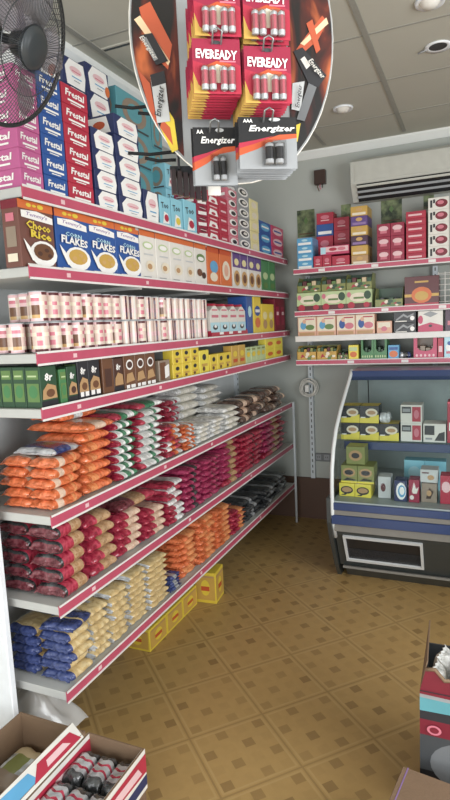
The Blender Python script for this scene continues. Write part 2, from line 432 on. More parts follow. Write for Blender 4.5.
for k, z in enumerate(ZS):
    f = MB(); f.box(XW+.056, XF-.006, YN, YE, z-.034, z, MATS['shelf_metal'], .002)
    for i in range(1, 4): f.box(XW+.06, XF-.02, YN+i*(YE-YN)/4-.012, YN+i*(YE-YN)/4+.012, z-.05, z-.033, MATS['shelf_metal'])
    b = local(rack, f, 'shelf_board')
    f = MB(); f.box(XF-.006, XF, YN, YE, z-.04, z+.004, MATS['rail_red'])
    f.box(XF-.001, XF+.003, YN, YE, z-.044, z-.036, MATS['rail_white']); f.box(XF-.001, XF+.003, YN, YE, z-.001, z+.007, MATS['rail_white'])
    local(rack, f, 'price_rail', b)
    R = random.Random(k)
    y = YN+.2
    while y < YE-.1:
        f = MB(); f.box(XF+.0005, XF+.0015, y, y+.022, z-.027, z-.011, 'palepink'); local(rack, f, 'price_tag', b); y += R.uniform(.5, 1.1)
f = MB(); f.tube([(XF+.016, YE-.02, 0), (XF+.016, YE-.02, 1.06)], .011, MATS['upright_white'], 8); local(rack, f, 'front_post')
f = MB(); f.box(XW, -1.66, 1.545, 1.575, 0, 1.35, MATS['whiteplastic'], .004); tag(f.obj('end_panel'), 'tall white panel standing at the open end of the shelf rack', 'panel')

GRP = {}
def item(name, meshes, loc, rz, label, cat, group=None):
    """meshes: body, or (body, (child name, child mesh), ...)"""
    if not isinstance(meshes, (list, tuple)): meshes = (meshes,)
    o = link(name, meshes[0], None, loc, rz); tag(o, label, cat, group)
    for nm, me in meshes[1:]:
        if me is None: continue
        for q in (me if isinstance(me, (list, tuple)) else (me,)): link(nm, q, o)
    return o
def spanY(px0, px1, x, z): return along(px0, 1, (x, 0, z)), along(px1, 1, (x, 0, z))
CLEAR = [.9, .232, .264, .158, .361, .312, .308]
COLW = lambda c, n, word: '' if n == 1 else f'{ORD[c]} {word}'
def lblk(s, px0, px1, pytop, rows, cols, name, cat, desc, base, front=(), near=(), d=.2, back=.012, group=None, where='', z0=0, nearbase=None, top=None, gap=.002, jit=.004, unit='column'):
    """cartons in columns on the wall rack between two picture columns; pytop gives how high the block reaches"""
    x = XF-back-.006; z = ZS[s-1]+z0+.0005
    y0, y1 = spanY(px0, px1, x, z)
    zt = upto(pytop, x, (y0+y1)/2)
    ht = min((zt-z)/rows, (CLEAR[s-1]-z0)/rows); wd = (y1-y0)/cols
    body, lt = box_kind(d, wd-gap, ht-.0006, base, front, near, top, nearbase=nearbase)
    for c in range(cols):
        for r in range(rows):
            lab = label_of(desc, r, rows, c, cols, where, unit)
            item(name, (body, ('lettering', lt)), (x-RND.uniform(0, jit), y0+wd*(c+.5), z+ht*r), RND.uniform(-.008, .008), lab, cat, group or (f'{cat}s of this kind, '+where if rows*cols > 1 else None))
    return ht
def label_of(desc, r, rows, c, cols, where, unit='column', word='from the fan end'):
    a = height_word(r, rows)
    cc = '' if cols == 1 else f'{ORD[c]} {unit} {word}'
    t = ', '.join(x for x in (desc, a, cc, where) if x)
    return t

# ------------------------------------------------------------------ wall rack, top shelf
TS = 'top shelf'
def fres(bandk): return [('t', 'Frestal', .5, .62, .74, .36, 'white', .12, .0, .03), ('r', .2, .2, .84, .3, 'white'), ('r', .3, .09, .7, .14, 'white')]
fnear = [('t', 'Frestal', .5, .62, .7, .36, 'white', .1, 0, .03), ('r', .25, .2, .8, .3, 'white')]
lblk(1, 22, 45, 68, 6, 1, 'tissue_box', 'tissue box', 'pink tissue box with white lettering', 'pink', fres(0), fnear, .2, where=TS, group='pink tissue boxes')
lblk(1, 46, 69.5, 74, 6, 1, 'tissue_box', 'tissue box', 'blue tissue box with white lettering', 'blue', fres(0), fnear, .2, where=TS, group='blue tissue boxes')
lblk(1, 70, 95, 88, 6, 1, 'tissue_box', 'tissue box', 'red tissue box with white lettering', 'red', fres(0), fnear, .2, where=TS, group='red tissue boxes')
navyf = [('p', [(.16, .02), (.9, .02), (.97, .5), (.9, .97), (.3, .97), (.1, .62)], 'white'), ('e', .55, .62, .26, .14, 'palepink'), ('r', .38, .56, .74, .6, 'rose'), ('r', .36, .34, .78, .38, 'skyblue'), ('r', .44, .22, .7, .25, 'grey')]
nn = [('p', [(.1, .1), (.9, .1), (.8, .9), (.2, .9)], 'white'), ('e', .6, .5, .16, .2, 'deeporange')]
lblk(1, 97, 119.5, 131, 4, 1, 'wipes_box', 'box', 'white box with navy corners', 'navy', navyf, nn, .2, where='column beside the red tissue boxes', group='white and navy boxes beside the red tissue boxes')
lblk(1, 120.5, 144, 119, 5, 1, 'wipes_box', 'box', 'white box with navy corners', 'navy', navyf, nn, .2, where='five-high column before the teal cartons', group='white and navy boxes in the five-high column')
lblk(1, 145, 160, 191, 1, 1, 'wipes_box', 'box', 'single white box with navy corners between teal boxes, top shelf', 'navy', navyf, nn, .2)
navyo = navyf + [('e', .9, .3, .1, .2, 'orange')]
lblk(1, 97, 119, 68, 6, 1, 'wipes_box', 'box', 'white and navy box with orange spot', 'navy', navyo, nn, .14, back=.235, where='column set back, top shelf', group='set-back white and navy boxes with orange spot')
lblk(1, 74, 96.5, 60, 6, 1, 'wipes_box', 'box', 'wide white box with navy corners', 'navy', navyf, nn, .14, back=.235, where='behind the red tissue boxes', group='wide white and navy boxes at the back')
ring = [('e', .5, .5, .36, .4, 'greybrown'), ('e', .5, .5, .22, .26, 'teal'), ('r', .1, .03, .9, .09, 'darkgrey')]
lblk(1, 125, 158, 96, 4, 1, 'teal_carton', 'carton', 'teal carton with grey ring print', 'teal', ring, ring, .2, back=.235, where='top shelf back row', group='teal cartons with ring print')
lblk(1, 158.5, 168, 118, 4, 1, 'teal_carton', 'carton', 'narrow teal carton with ring print', 'teal', ring, ring, .16, back=.235, where='behind the blue boxes', group='narrow teal cartons')
toof = [('t', 'Too', .46, .7, .66, .2, 'ink', 0, .1, .02), ('p', [(.2, .1), (.8, .14), (.7, .45), (.35, .5)], 'white'), ('e', .55, .3, .2, .12, 'red')]
tooy = [('t', 'Too', .46, .7, .66, .2, 'ink', 0, .1, .02), ('p', [(.2, .1), (.8, .14), (.7, .45), (.35, .5)], 'white'), ('e', .55, .3, .2, .12, 'yellow')]
lblk(1, 161, 172, 196, 1, 1, 'toothpick_box', 'box', 'pale blue box with red spot beside the single navy-cornered box', 'cyan', toof, ring, .14, back=.01)
lblk(1, 173, 184, 199, 1, 1, 'toothpick_box', 'box', 'pale blue box with yellow spot, top shelf', 'cyan', tooy, ring, .14)
lblk(1, 185, 197.5, 201, 1, 1, 'toothpick_box', 'box', 'pale blue box with red spot beside the red biscuit packs', 'cyan', toof, ring, .14)
lblk(1, 169, 180, 165, 3, 1, 'toothpick_box', 'box', 'pale blue box with dark word', 'cyan', toof, ring, .12, back=.155, where='set-back column, top shelf', group='set-back pale blue boxes')
k1 = [('p', [(.1, .05), (.9, .2), (.9, .5), (.1, .35)], 'white'), ('e', .5, .72, .3, .18, 'maroon'), ('r', .2, .68, .8, .75, 'palepink')]
k2 = [('p', [(.05, .1), (.95, .1), (.8, .55), (.2, .6)], 'white'), ('e', .5, .25, .2, .12, 'red'), ('r', .15, .75, .85, .85, 'palepink')]
k3 = [('e', .5, .5, .38, .34, 'white'), ('e', .56, .48, .24, .22, 'ink'), ('r', .1, .88, .9, .94, 'palepink')]
k4 = [('e', .5, .5, .42, .4, 'white'), ('e', .5, .5, .3, .26, 'ink'), ('e', .55, .52, .17, .14, 'offwhite')]
lblk(1, 198.5, 209, 194, 4, 1, 'biscuit_pack', 'biscuit pack', 'dark red biscuit pack', 'crimson', k1, k1, .16, where='column beside the pale blue boxes')
lblk(1, 209.5, 220, 192, 4, 1, 'biscuit_pack', 'biscuit pack', 'white-striped red biscuit pack', 'red', k2, k1, .16, where='second column past the pale blue boxes')
lblk(1, 220.5, 229, 198, 5, 1, 'biscuit_pack', 'biscuit pack', 'bright red biscuit pack', 'red', [('r', .2, .4, .8, .6, 'palepink')], (), .16, where='third column past the pale blue boxes')
lblk(1, 229.5, 239, 189, 6, 1, 'biscuit_pack', 'biscuit pack', 'dark-spotted red biscuit pack', 'rose', k3, k1, .16, where='column beside the black-and-white packs')
lblk(1, 239.5, 251, 187, 6, 1, 'biscuit_pack', 'biscuit pack', 'white pack with black ring', 'grey', k4, k4, .16, where='top shelf')
lblk(1, 251.5, 260, 200, 5, 1, 'biscuit_pack', 'biscuit pack', 'pale yellow pack', 'paleyellow', [('e', .5, .5, .3, .3, 'cream')], (), .16, where='beside the ringed packs')
bl = [('e', .5, .5, .4, .34, 'skyblue'), ('r', .2, .44, .8, .58, 'white')]
lblk(1, 260.5, 272, 222, 3, 1, 'wafer_pack', 'wafer pack', 'blue wafer pack', 'blue', bl, bl, .16, where='corner end of the top shelf')
pk = [('e', .5, .5, .4, .34, 'palepink'), ('r', .2, .44, .8, .58, 'blue')]
lblk(1, 272.5, 284, 227, 3, 1, 'wafer_pack', 'wafer pack', 'pink wafer pack', 'hotpink', pk, pk, .16, where='corner end of the top shelf')

# ------------------------------------------------------------------ second shelf: breakfast cereal
def cereal(title, c1, c2, blob, crumbs):
    return [('r', 0, .87, 1, 1, 'orange'), ('e', .3, .935, .07, .03, 'yellow'), ('e', .45, .935, .06, .02, 'yellow'), ('e', .62, .935, .09, .035, 'yellow'), ('p', [(.06, .74), (.5, .72), (.96, .7), (.96, .8), (.5, .86), (.06, .84)], 'white'), ('t', "Temmy's", .5, .785, .6, .075, 'violet', .2, -.04, .01),
            ('e', .62, .22, .4, .2, blob), ('e', .62, .25, .3, .13, crumbs), ('e', .5, .22, .07, .035, c2), ('e', .7, .28, .07, .03, c2), ('e', .78, .2, .06, .03, c2), ('p', [(.05, .42), (.22, .3), (.34, .1), (.26, .1), (.12, .28)], 'white')] + title + [('r', .1, .02, .5, .05, 'offwhite')]
flk = [('t', 'CORN', .5, .6, .5, .07, 'paleblue', 0, -.06, .02), ('t', 'FLAKES', .52, .5, .82, .13, 'white', 0, -.06, .035)]
chc = [('t', 'Choco', .5, .63, .7, .12, 'yellow', 0, -.06, .03), ('t', 'Rice', .56, .5, .6, .12, 'yellow', 0, -.06, .03)]
nearc = [('r', 0, .87, 1, 1, 'darkred'), ('r', .2, .3, .8, .6, 'greybrown'), ('r', .25, .68, .75, .8, 'rose'), ('r', .2, .08, .8, .2, 'cream')]
lblk(2, 22.5, 57, 195, 1, 1, 'cereal_box', 'cereal box', 'maroon chocolate rice cereal box at the end of the second shelf', 'cocoa', cereal(chc, 'choc', 'choc', 'white', 'brown'), nearc, .075)
SS = 'second shelf'
y_a = spanY(58.5, 142, XF-.018, ZS[1])
lblk(2, 58.5, 142, 203, 1, 3, 'cereal_box', 'cereal box', 'blue corn flakes box', 'blue', cereal(flk, '', 'biscuit', 'white', 'gold'), nearc, .075, where='', group='blue corn flakes boxes', unit='of three,')
mue = [('r', 0, .88, 1, 1, 'orange'), ('e', .5, .7, .34, .08, 'palegreen'), ('e', .5, .7, .26, .05, 'white'), ('e', .6, .28, .3, .12, 'cream'), ('e', .55, .27, .16, .06, 'tan'), ('r', .2, .5, .8, .53, 'lightgrey'), ('r', .12, .04, .6, .06, 'grey')]
lblk(2, 142.5, 196, 214, 1, 4, 'cereal_box', 'cereal box', 'white muesli box with orange top', 'offwhite', mue, nearc, .07, where='second shelf', group='white muesli boxes', unit='of four,')
mug = [('r', 0, .88, 1, 1, 'orange'), ('e', .5, .66, .36, .1, 'leaf'), ('e', .5, .64, .26, .05, 'white'), ('e', .35, .3, .22, .09, 'brown'), ('e', .7, .24, .18, .08, 'darkbrown')]
lblk(2, 196.5, 208, 221, 1, 1, 'cereal_box', 'cereal box', 'white muesli box with green badge and nuts, second shelf', 'offwhite', mug, nearc, .07)
lblk(2, 208.5, 220.5, 222, 1, 1, 'cereal_box', 'cereal box', 'orange cereal box with blue burst, second shelf', 'orange', [('r', 0, .86, 1, 1, 'deeporange'), ('e', .55, .5, .34, .16, 'skyblue'), ('e', .5, .24, .32, .12, 'cream')], nearc, .07)
lblk(2, 221, 232.5, 224, 1, 1, 'cereal_box', 'cereal box', 'orange cereal box with cream loop, second shelf', 'orange', [('r', 0, .86, 1, 1, 'deeporange'), ('e', .5, .45, .34, .26, 'cream'), ('e', .5, .45, .18, .16, 'peach')], nearc, .07)
pie = [('r', 0, .6, 1, 1, 'purple'), ('e', .5, .75, .3, .1, 'paleyellow'), ('e', .5, .3, .4, .22, 'biscuit'), ('e', .5, .3, .24, .13, 'brown')]
lblk(2, 234, 262, 251, 1, 4, 'cake_box', 'box', 'small purple and white cake box', 'offwhite', pie, (), .1, where='second shelf', group='small purple cake boxes', unit='of four,')
lblk(2, 263, 276, 257, 1, 2, 'cake_box', 'box', 'small green box', 'green', [('e', .5, .5, .35, .12, 'palegreen'), ('e', .5, .2, .3, .1, 'leaf')], (), .1, where='corner end, second shelf', group='small green boxes', unit='of two,')

# ------------------------------------------------------------------ third shelf: tins, milk cartons, boxes
def can_kind(r, h):
    mb = MB(); n = 20
    prof = [(0, .001), (r*.94, .001), (r, .004)] + [(r, .004+(h-.008)*t) for t in (.1, .22, .4, .55, .68, .8, .9, 1)] + [(r*.93, h-.001)]
    def mm(i, j):
        a = j % 10
        if i < 2 or i >= 10: return 'silver'
        if i == 2 or i == 9: return 'maroon' if a > 4 else 'palepink'
        if 1 <= a <= 3: return ['', '', '', 'biscuit', 'brown', 'brown', 'palepink', 'rose', 'white', ''][i]
        if a in (6, 7): return 'rose' if i in (4, 6) else 'dust'
        return 'dust' if i % 3 else 'cream'
    mb.lathe(prof, 'cream', n, mats=mm)
    body = mb.mesh('can')
    l = MB(); l.lathe([(r*.93, h-.002), (r*.93, h), (r*.86, h), (r*.84, h-.003), (0, h-.003)], 'silver', n)
    return body, ('lid', l.mesh('lid'))
def can_kind2(r, h):
    mb = MB(); n = 20
    prof = [(0, .001), (r*.94, .001), (r, .004)] + [(r, .004+(h-.008)*t) for t in (.1, .3, .5, .7, .85, 1)] + [(r*.93, h-.001)]
    def mm(i, j):
        a = j % 10
        if i < 2 or i >= 8: return 'silver'
        if a in (0, 1, 5): return 'plum' if i in (3, 6) else 'maroon'
        if a in (3, 7): return 'offwhite'
        return 'dust' if i != 4 else 'palepink'
    mb.lathe(prof, 'cream', n, mats=mm)
    l = MB(); l.lathe([(r*.93, h-.002), (r*.93, h), (r*.86, h), (r*.84, h-.003), (0, h-.003)], 'silver', n)
    return mb.mesh('can'), ('lid', l.mesh('lid'))
z3 = ZS[2]+.0005
ya, yb = spanY(35.5, 205, XF-.05, z3)
NC = 21; stp = (yb-ya)/NC; hc = .113
ck = can_kind(stp*.485, hc); ck2 = can_kind2(stp*.485, hc)
for r in range(2):
    for i in range(NC):
        kk = ck2 if (i > 6 and i % 3 != 1) or i > 14 else ck
        lab = f"{'maroon-striped' if kk is ck2 else 'cream'} food tin, {'upper' if r else 'lower'} layer, {ORD[i] if i < 20 else 'twenty-first'} from the fan end, third shelf"
        item('food_tin', kk, (XF-.014-stp*.5-RND.uniform(0, .004), ya+stp*(i+.5), z3+r*(hc+.0006)), RND.uniform(-.9, .9)+PI*.2, lab, 'tin', 'food tins on the third shelf')
for i, (dx, dy, r) in enumerate([(-.085, -.035, 0), (-.085, .04, 0), (-.085, .04, 1), (-.15, -.02, 0), (-.15, .055, 0), (-.15, .055, 1)]):
    lab = ['lower cream tin standing behind the front row', 'cream tin behind first front tin, lower layer', 'cream tin behind first front tin, upper layer', 'outermost tin in the rear row, third shelf', 'second rear tin, lower layer, third shelf', 'second rear tin, upper layer, third shelf'][i]
    item('food_tin', ck, (XF-.014-stp*.5+dx, ya+stp*.5+dy, z3+r*(hc+.0006)), RND.uniform(0, 6), lab, 'tin', 'food tins on the third shelf')
# milk cartons with red gable tops standing in a red tray
y0, y1 = spanY(211, 247, XF-.02, z3)
t = MB(); t.box(XF-.11, XF-.014, y0, y1, z3, z3+.004, 'red'); t.box(XF-.018, XF-.014, y0, y1, z3, z3+.03, 'red'); t.box(XF-.11, XF-.018, y0, y0+.003, z3, z3+.04, 'red'); t.box(XF-.11, XF-.018, y1-.003, y1, z3, z3+.04, 'red'); t.box(XF-.11, XF-.107, y0, y1, z3, z3+.21, 'red')
for i in range(3): t.box(XF-.0138, XF-.0128, y0+(y1-y0)*(.2+.25*i), y0+(y1-y0)*(.3+.25*i), z3+.015, z3+.03, 'white')
tag(t.obj('display_tray'), 'red display tray holding four milk cartons, third shelf', 'tray')
wd = (y1-y0-.012)/4
def milk_kind(wd, d, h):
    mb = MB(); mb.box(-d, 0, -wd/2, wd/2, 0, h*.78, 'offwhite')
    F = Face(mb, (.0005, -wd/2, 0), (0, 1, 0), (0, 0, 1), wd, h*.78)
    F.rect(0, 0, 1, .55, 'paleblue'); F.ell(.5, .36, .26, .1, 'ink'); F.rect(.15, .74, .85, .84, 'rose'); F.ell(.5, .4, .14, .06, 'white')
    g = MB(); g.prism([(-wd/2, h*.78), (wd/2, h*.78), (wd*.12, h*.93), (-wd*.12, h*.93)], -d, 0, 0, 'offwhite'); g.box(-d, 0, -wd*.1, wd*.1, h*.93, h, 'red'); g.box(-.001, .0006, -wd*.3, wd*.3, h*.785, h*.83, 'rose')
    return mb.mesh('carton'), ('gable_top', g.mesh('gable_top'))
mk = milk_kind(wd-.007, .07, .2)
for i in range(4):
    item('milk_carton', mk, (XF-.024, y0+.006+wd*(i+.5), z3+.0045), 0, f'white gable-top milk carton, {ORD[i]} of four in the red tray', 'carton', 'milk cartons in the red tray')
lblk(3, 248, 254, 296, 1, 1, 'packet_box', 'box', 'narrow blue box between milk tray and yellow bags', 'blue', [('e', .5, .6, .3, .15, 'paleblue')], (), .14)
yl = [('e', .5, .62, .38, .14, 'blue'), ('e', .5, .3, .34, .14, 'orange'), ('r', .2, .58, .8, .66, 'white')]
lblk(3, 254.5, 262, 293, 1, 1, 'snack_box', 'box', 'tall yellow snack box with blue badge, third shelf', 'yellow', yl, (), .1)
yl2 = [('e', .5, .6, .34, .14, 'paleyellow'), ('e', .5, .3, .3, .16, 'tan')]
lblk(3, 262.5, 275, 304, 1, 2, 'snack_box', 'box', 'yellow snack box', 'yellow', yl2, (), .1, where='third shelf', group='yellow snack boxes on the third shelf', unit='of two,')
lblk(3, 275.5, 286, 296, 1, 2, 'snack_box', 'box', 'dark red snack box', 'darkred', [('r', .2, .2, .8, .75, 'crimson'), ('r', .3, .5, .7, .6, 'palepink')], (), .1, where='corner end, third shelf', group='dark red snack boxes on the third shelf', unit='of two,')

# ------------------------------------------------------------------ fourth shelf: coffee, cocoa and small yellow boxes
def cof(base2): return [('r', 0, 0, 1, .16, 'ink'), ('t', '8r', .5, .74, .5, .2, 'white', .1, 0, .03), ('p', [(.05, .2), (.95, .2), (.9, .5), (.4, .58), (.1, .42)], 'tan'), ('e', .55, .34, .26, .1, base2)]
gnear = [('r', .1, .7, .9, .92, 'leaf'), ('r', .1, .15, .9, .6, 'leaf'), ('e', .5, .4, .3, .16, 'green'), ('r', .2, .76, .8, .8, 'palegreen')]
z4 = ZS[3]
def gbox(px0, px1, top, lab, base, front, near, d=.07, back=.012): lblk(4, px0, px1, top, 1, 1, 'coffee_box', 'box', lab, base, front, near, d, back=back)
gbox(42.5, 59, 366, 'green and black coffee box at the end of the fourth shelf', 'darkgreen', cof('brown'), gnear)
_y0, _y1 = spanY(42.5, 59, XF-.018, z4)
_h = upto(366, XF-.018, (_y0+_y1)/2)-z4
_gb, _ = box_kind(.058, _y1-_y0-.002, min(_h, .157), 'darkgreen', gnear, gnear)
for i in range(5):
    item('coffee_box', _gb, (XF-.091-.0605*i, (_y0+_y1)/2, z4+.0005), 0, f'green box, {ORD[i]} behind the end coffee box, fourth shelf', 'box', 'green boxes behind the end coffee box')
gbox(62, 69, 369, 'narrow green box between two black coffee boxes', 'green', gnear, gnear, .09)
gbox(69.5, 79, 366, 'green and black coffee box with low picture, second along', 'darkgreen', cof('choc'), gnear)
wl = [('r', .1, .08, .42, .2, 'white'), ('r', .55, .08, .9, .2, 'white')]
gbox(79.5, 90, 356, 'black coffee box with white panel beside the second green one', 'ink', cof('brown')+wl, gnear)
gbox(90.5, 102, 355, 'black coffee box with white panel before the brown boxes', 'ink', cof('brown')+wl, gnear)
gbox(104, 115, 356, 'plain brown cocoa box after the black coffee boxes', 'brown', [('r', .2, .2, .8, .7, 'choc')], [('r', .1, .1, .9, .9, 'choc')], .1)
gbox(115.5, 125, 358, 'brown cocoa box with white cup, lowest of the four', 'choc', cof('tan'), (), .07)
br = [('e', .5, .72, .32, .15, 'white'), ('e', .5, .72, .24, .1, 'choc'), ('p', [(.1, .2), (.9, .25), (.7, .5), (.2, .46)], 'tan'), ('r', .1, .04, .4, .14, 'white'), ('r', .5, .04, .9, .14, 'white')]
lblk(4, 125.5, 156.5, 352, 1, 3, 'cocoa_box', 'box', 'brown cocoa box with white badge', 'brown', br, (), .07, where='fourth shelf', group='brown cocoa boxes with white badge', unit='of three,')
lblk(4, 160, 171, 360, 1, 1, 'cocoa_box', 'box', 'lone brown box with white front, fourth shelf', 'greybrown', [('r', .1, .1, .6, .9, 'brown'), ('p', [(.5, .15), (.9, .25), (.9, .8), (.5, .7)], 'white')], (), .08)
yb_ = [('e', .5, .7, .2, .14, 'ink'), ('r', .2, .3, .8, .42, 'gold'), ('e', .4, .2, .14, .1, 'brown')]
lblk(4, 174, 200, 346, 2, 3, 'custard_box', 'box', 'yellow custard box', 'yellow', yb_, (), .06, where='beside the white-fronted box', group='large yellow boxes on the fourth shelf')
lblk(4, 200.5, 210, 350, 1, 1, 'custard_box', 'box', 'taller yellow box with black spot, fourth shelf', 'lemon', yb_, (), .06)
lblk(4, 210.5, 232, 353, 1, 3, 'custard_box', 'box', 'short yellow box with black spot', 'yellow', yb_, (), .06, where='fourth shelf', group='short yellow boxes on the fourth shelf', unit='of three,')
og = [('e', .5, .6, .3, .14, 'yellow'), ('r', .2, .2, .8, .36, 'deeporange')]
lblk(4, 232.5, 246, 345, 1, 2, 'jelly_box', 'box', 'orange and yellow jelly box', 'gold', og, (), .06, where='fourth shelf', group='orange jelly boxes', unit='of two,')
lblk(4, 246.5, 266, 346, 1, 4, 'soup_packet', 'packet', 'pale green and yellow packet', 'palegreen', [('e', .5, .55, .34, .16, 'yellow'), ('r', .2, .8, .8, .9, 'olive')], (), .05, where='fourth shelf', group='pale green packets', unit='of four,')
lblk(4, 266.5, 283, 338, 2, 2, 'jelly_box', 'box', 'small bright yellow box', 'lemon', [('e', .5, .5, .3, .2, 'orange')], (), .06, where='corner end, fourth shelf', group='bright yellow boxes at the corner')

# ------------------------------------------------------------------ bags on the three lower shelves
def bags(s, px0, px1, pytop, n, desc, zones, where, W=.2, cols=1, back=.02, z0=0, group=None, jit=.012, label=None, lab=(.4, .55), rot=.05, h=None, deep=1, unit='stack'):
    """flat stacks of bags, their length along the shelf; deep > 1 adds stacks behind the front one; returns the height reached above the shelf"""
    x = XF-back; z = ZS[s-1]+z0+.001
    y0, y1 = spanY(px0, px1, x, z)
    zt = upto(pytop, x, (y0+y1)/2) if h is None else z+h
    T = min((zt-z)/n, (CLEAR[s-1]-.006-z0)/n); L = (y1-y0)/cols
    kinds = [bag_kind(L*.985, W, T*1.0, zones, label, RND.randint(0, 9999), lab=lab) for _ in range(3)]
    for dd in range(deep):
        for c in range(cols):
            for r in range(n):
                b, sl = kinds[RND.randint(0, 2)]
                lab_ = label_of(desc, r, n, c, cols, where if dd == 0 else 'rear '+where, unit)
                fl = px0 > 165 and n > 3 and RND.random() < .16      # some bags lie the other way round
                item('food_bag', (b, ('seal', sl)), (x-W/2-dd*(W+.004)-RND.uniform(0, jit)+jit/2, y0+L*(c if fl else c+1)+RND.uniform(-.004, .004), z+T*r), (-PI/2 if fl else PI/2)+RND.uniform(-rot, rot), lab_, 'bag', group or (f'{desc}s, {where}' if n*cols > 1 else None))
    return z0+T*n+.001
FO, FC, FM_, FW, FB_, FD, FWH, FG, FBR, FS, FCL = ['film_'+k for k in ('orange', 'crimson', 'magenta', 'wine', 'blue', 'dark', 'white', 'green', 'brown', 'silver', 'clear')]
GL, GB, GRB, GR, GP_, GPL, GD = ['grain_'+k for k in ('lentil', 'bean', 'redbean', 'rice', 'pasta', 'pale', 'dark')]
t5 = bags(5, 54, 85, 455, 5, 'orange lentil bag', [(-.7, FO), (-.25, GPL), (.3, FO), (.6, GL), (1, FO)], 'first stack, fifth shelf', .13, deep=2)
bags(5, 55, 84, 441, 1, 'silver and blue bag lying on the first orange stack', [(-.8, FS), (.35, FB_), (1, FS)], 'fifth shelf', .2, z0=t5, h=.035, rot=.1, label=FG, lab=(.3, .35))
t5 = bags(5, 86, 116.5, 431, 6, 'orange lentil bag', [(-.6, FO), (-.1, GL), (1, FO)], 'tall stack, fifth shelf', .24, jit=.02)
t5 = bags(5, 84, 116.5, 421, 1, 'large orange bag topping the tall stack', [(-.5, FO), (.3, GPL), (1, FO)], 'fifth shelf', .3, z0=t5, h=.042, back=.01)
bags(5, 62, 100, 414, 1, 'orange and white bag lying set back on the tall stack', [(-.3, FO), (.2, FWH), (1, FO)], 'fifth shelf', .16, z0=t5, h=.036, back=.13)
gz = [(-.7, FC), (-.3, FWH), (.15, FG), (.5, FWH), (1, FG)]
t5 = bags(5, 117.5, 139, 421, 7, 'green and white rice bag', gz, 'stack beside the tall orange stack', .24)
bags(5, 113, 141, 408, 1, 'green bag with dark red ends topping the first green stack', [(-.6, FC), (-.1, FG), (.4, FWH), (1, FG)], 'fifth shelf', .24, z0=t5, h=.04)
t5 = bags(5, 140, 166, 409, 8, 'white rice bag with dark red end', [(-.7, FC), (.2, FWH), (.45, FG), (1, FWH)], 'second green stack', .24, label=FG)
bags(5, 138, 166, 398, 1, 'dark green bag topping the second green stack', [(-.5, FC), (.3, FG), (1, FWH)], 'fifth shelf', .24, z0=t5, h=.036)
bags(5, 167, 184, 424, 6, 'red and white bag', [(-.2, FC), (.3, FO), (.8, FWH), (1, FC)], 'stack beside the green bags', .2)
bags(5, 168, 181, 400, 7, 'dark red bag', [(.3, FC), (.6, FWH), (1, FC)], 'rear stack beside the green bags', .2, back=.24)
bags(5, 184.5, 198, 424, 6, 'orange and white bag', [(-.1, FO), (.3, FWH), (.6, FO), (1, FWH)], 'fifth shelf', .2)
bags(5, 198.5, 226, 420, 4, 'small white rice bag', [(-.5, FWH), (.5, GR), (1, FWH)], 'fifth shelf front', .18, cols=2)
bags(5, 181, 203, 386, 6, 'large white rice bag', [(-.7, FWH), (.7, GR), (1, FWH)], 'rear stack above orange-white bags', .25, back=.23, label=GD, lab=(.5, .5))
bags(5, 204, 224, 385, 6, 'large white rice bag', [(-.7, FWH), (.7, GR), (1, FWH)], 'rear stack toward the corner', .25, back=.23, label=GD, lab=(.5, .5))
bags(5, 226.5, 241, 406, 4, 'white rice bag', [(-.6, FWH), (.7, GR), (1, FWH)], 'stack before the brown bags', .24)
bags(5, 241.5, 264, 397, 3, 'brown dried-food bag', [(-.4, FBR), (.2, GPL), (.5, GD), (1, FBR)], 'fifth shelf', .2, cols=2, jit=.04, rot=.2)
bags(5, 265, 284, 388, 3, 'dark brown bag', [(-.2, FBR), (.4, GD), (1, GPL)], 'corner end, fifth shelf', .2, cols=2, jit=.04, rot=.2)

bags(6, 62, 90, 521, 5, 'red bean bag with dark end', [(-.93, FW), (-.8, FD), (.0, FC), (.8, GB), (1, FC)], 'first stack, sixth shelf', .15, jit=.02, label=FD, deep=2)
bags(6, 91, 119, 513, 5, 'red and tan bean bag', [(-.1, FC), (.85, GB), (1, FC)], 'second stack, sixth shelf', .26, jit=.02, label=FD, lab=(.6, .5))
t6 = bags(6, 120, 146, 511, 5, 'red and pale bean bag', [(-.1, FC), (.8, GPL), (1, FC)], 'third stack, sixth shelf', .24, jit=.02)
bags(6, 121, 160, 492, 1, 'large dark red bag lying across the third stack', [(-.3, FW), (.3, GB), (1, FC)], 'sixth shelf', .26, z0=t6, h=.045, rot=.02)
bags(6, 161, 172, 480, 4, 'red and tan bag', [(-.1, FC), (.85, GB), (1, FC)], 'rear stack, sixth shelf', .2, back=.28, z0=.1)
bags(6, 147, 168, 507, 4, 'red-ended bean bag', [(-.2, FC), (.85, GPL), (1, FC)], 'fourth stack, sixth shelf', .24, jit=.02)
bags(6, 169, 186, 481, 7, 'thin red and white bag', [(-.1, FC), (.85, FWH), (1, FC)], 'sixth shelf', .24)
bags(6, 187, 205, 466, 7, 'magenta bag with dark middle', [(-.1, FM_), (.3, FD), (1, FM_)], 'stack past the thin bags', .26)
bags(6, 205.5, 224, 456, 7, 'magenta bag', [(.1, FM_), (.35, FW), (1, FM_)], 'second magenta stack', .26)
bags(6, 224.5, 243, 440, 7, 'crimson bag with tan band', [(-.3, FM_), (.25, GB), (1, FC)], 'middle of the high stacks', .26, jit=.03)
bags(6, 243.5, 265, 432, 7, 'crimson bag', [(.0, FC), (.2, FW), (1, FC)], 'stack near the corner', .26, jit=.03)
bags(6, 265.5, 288, 418, 6, 'crimson bag with pale label', [(-.1, FM_), (.3, GB), (1, FC)], 'last stack, sixth shelf', .26, jit=.03)

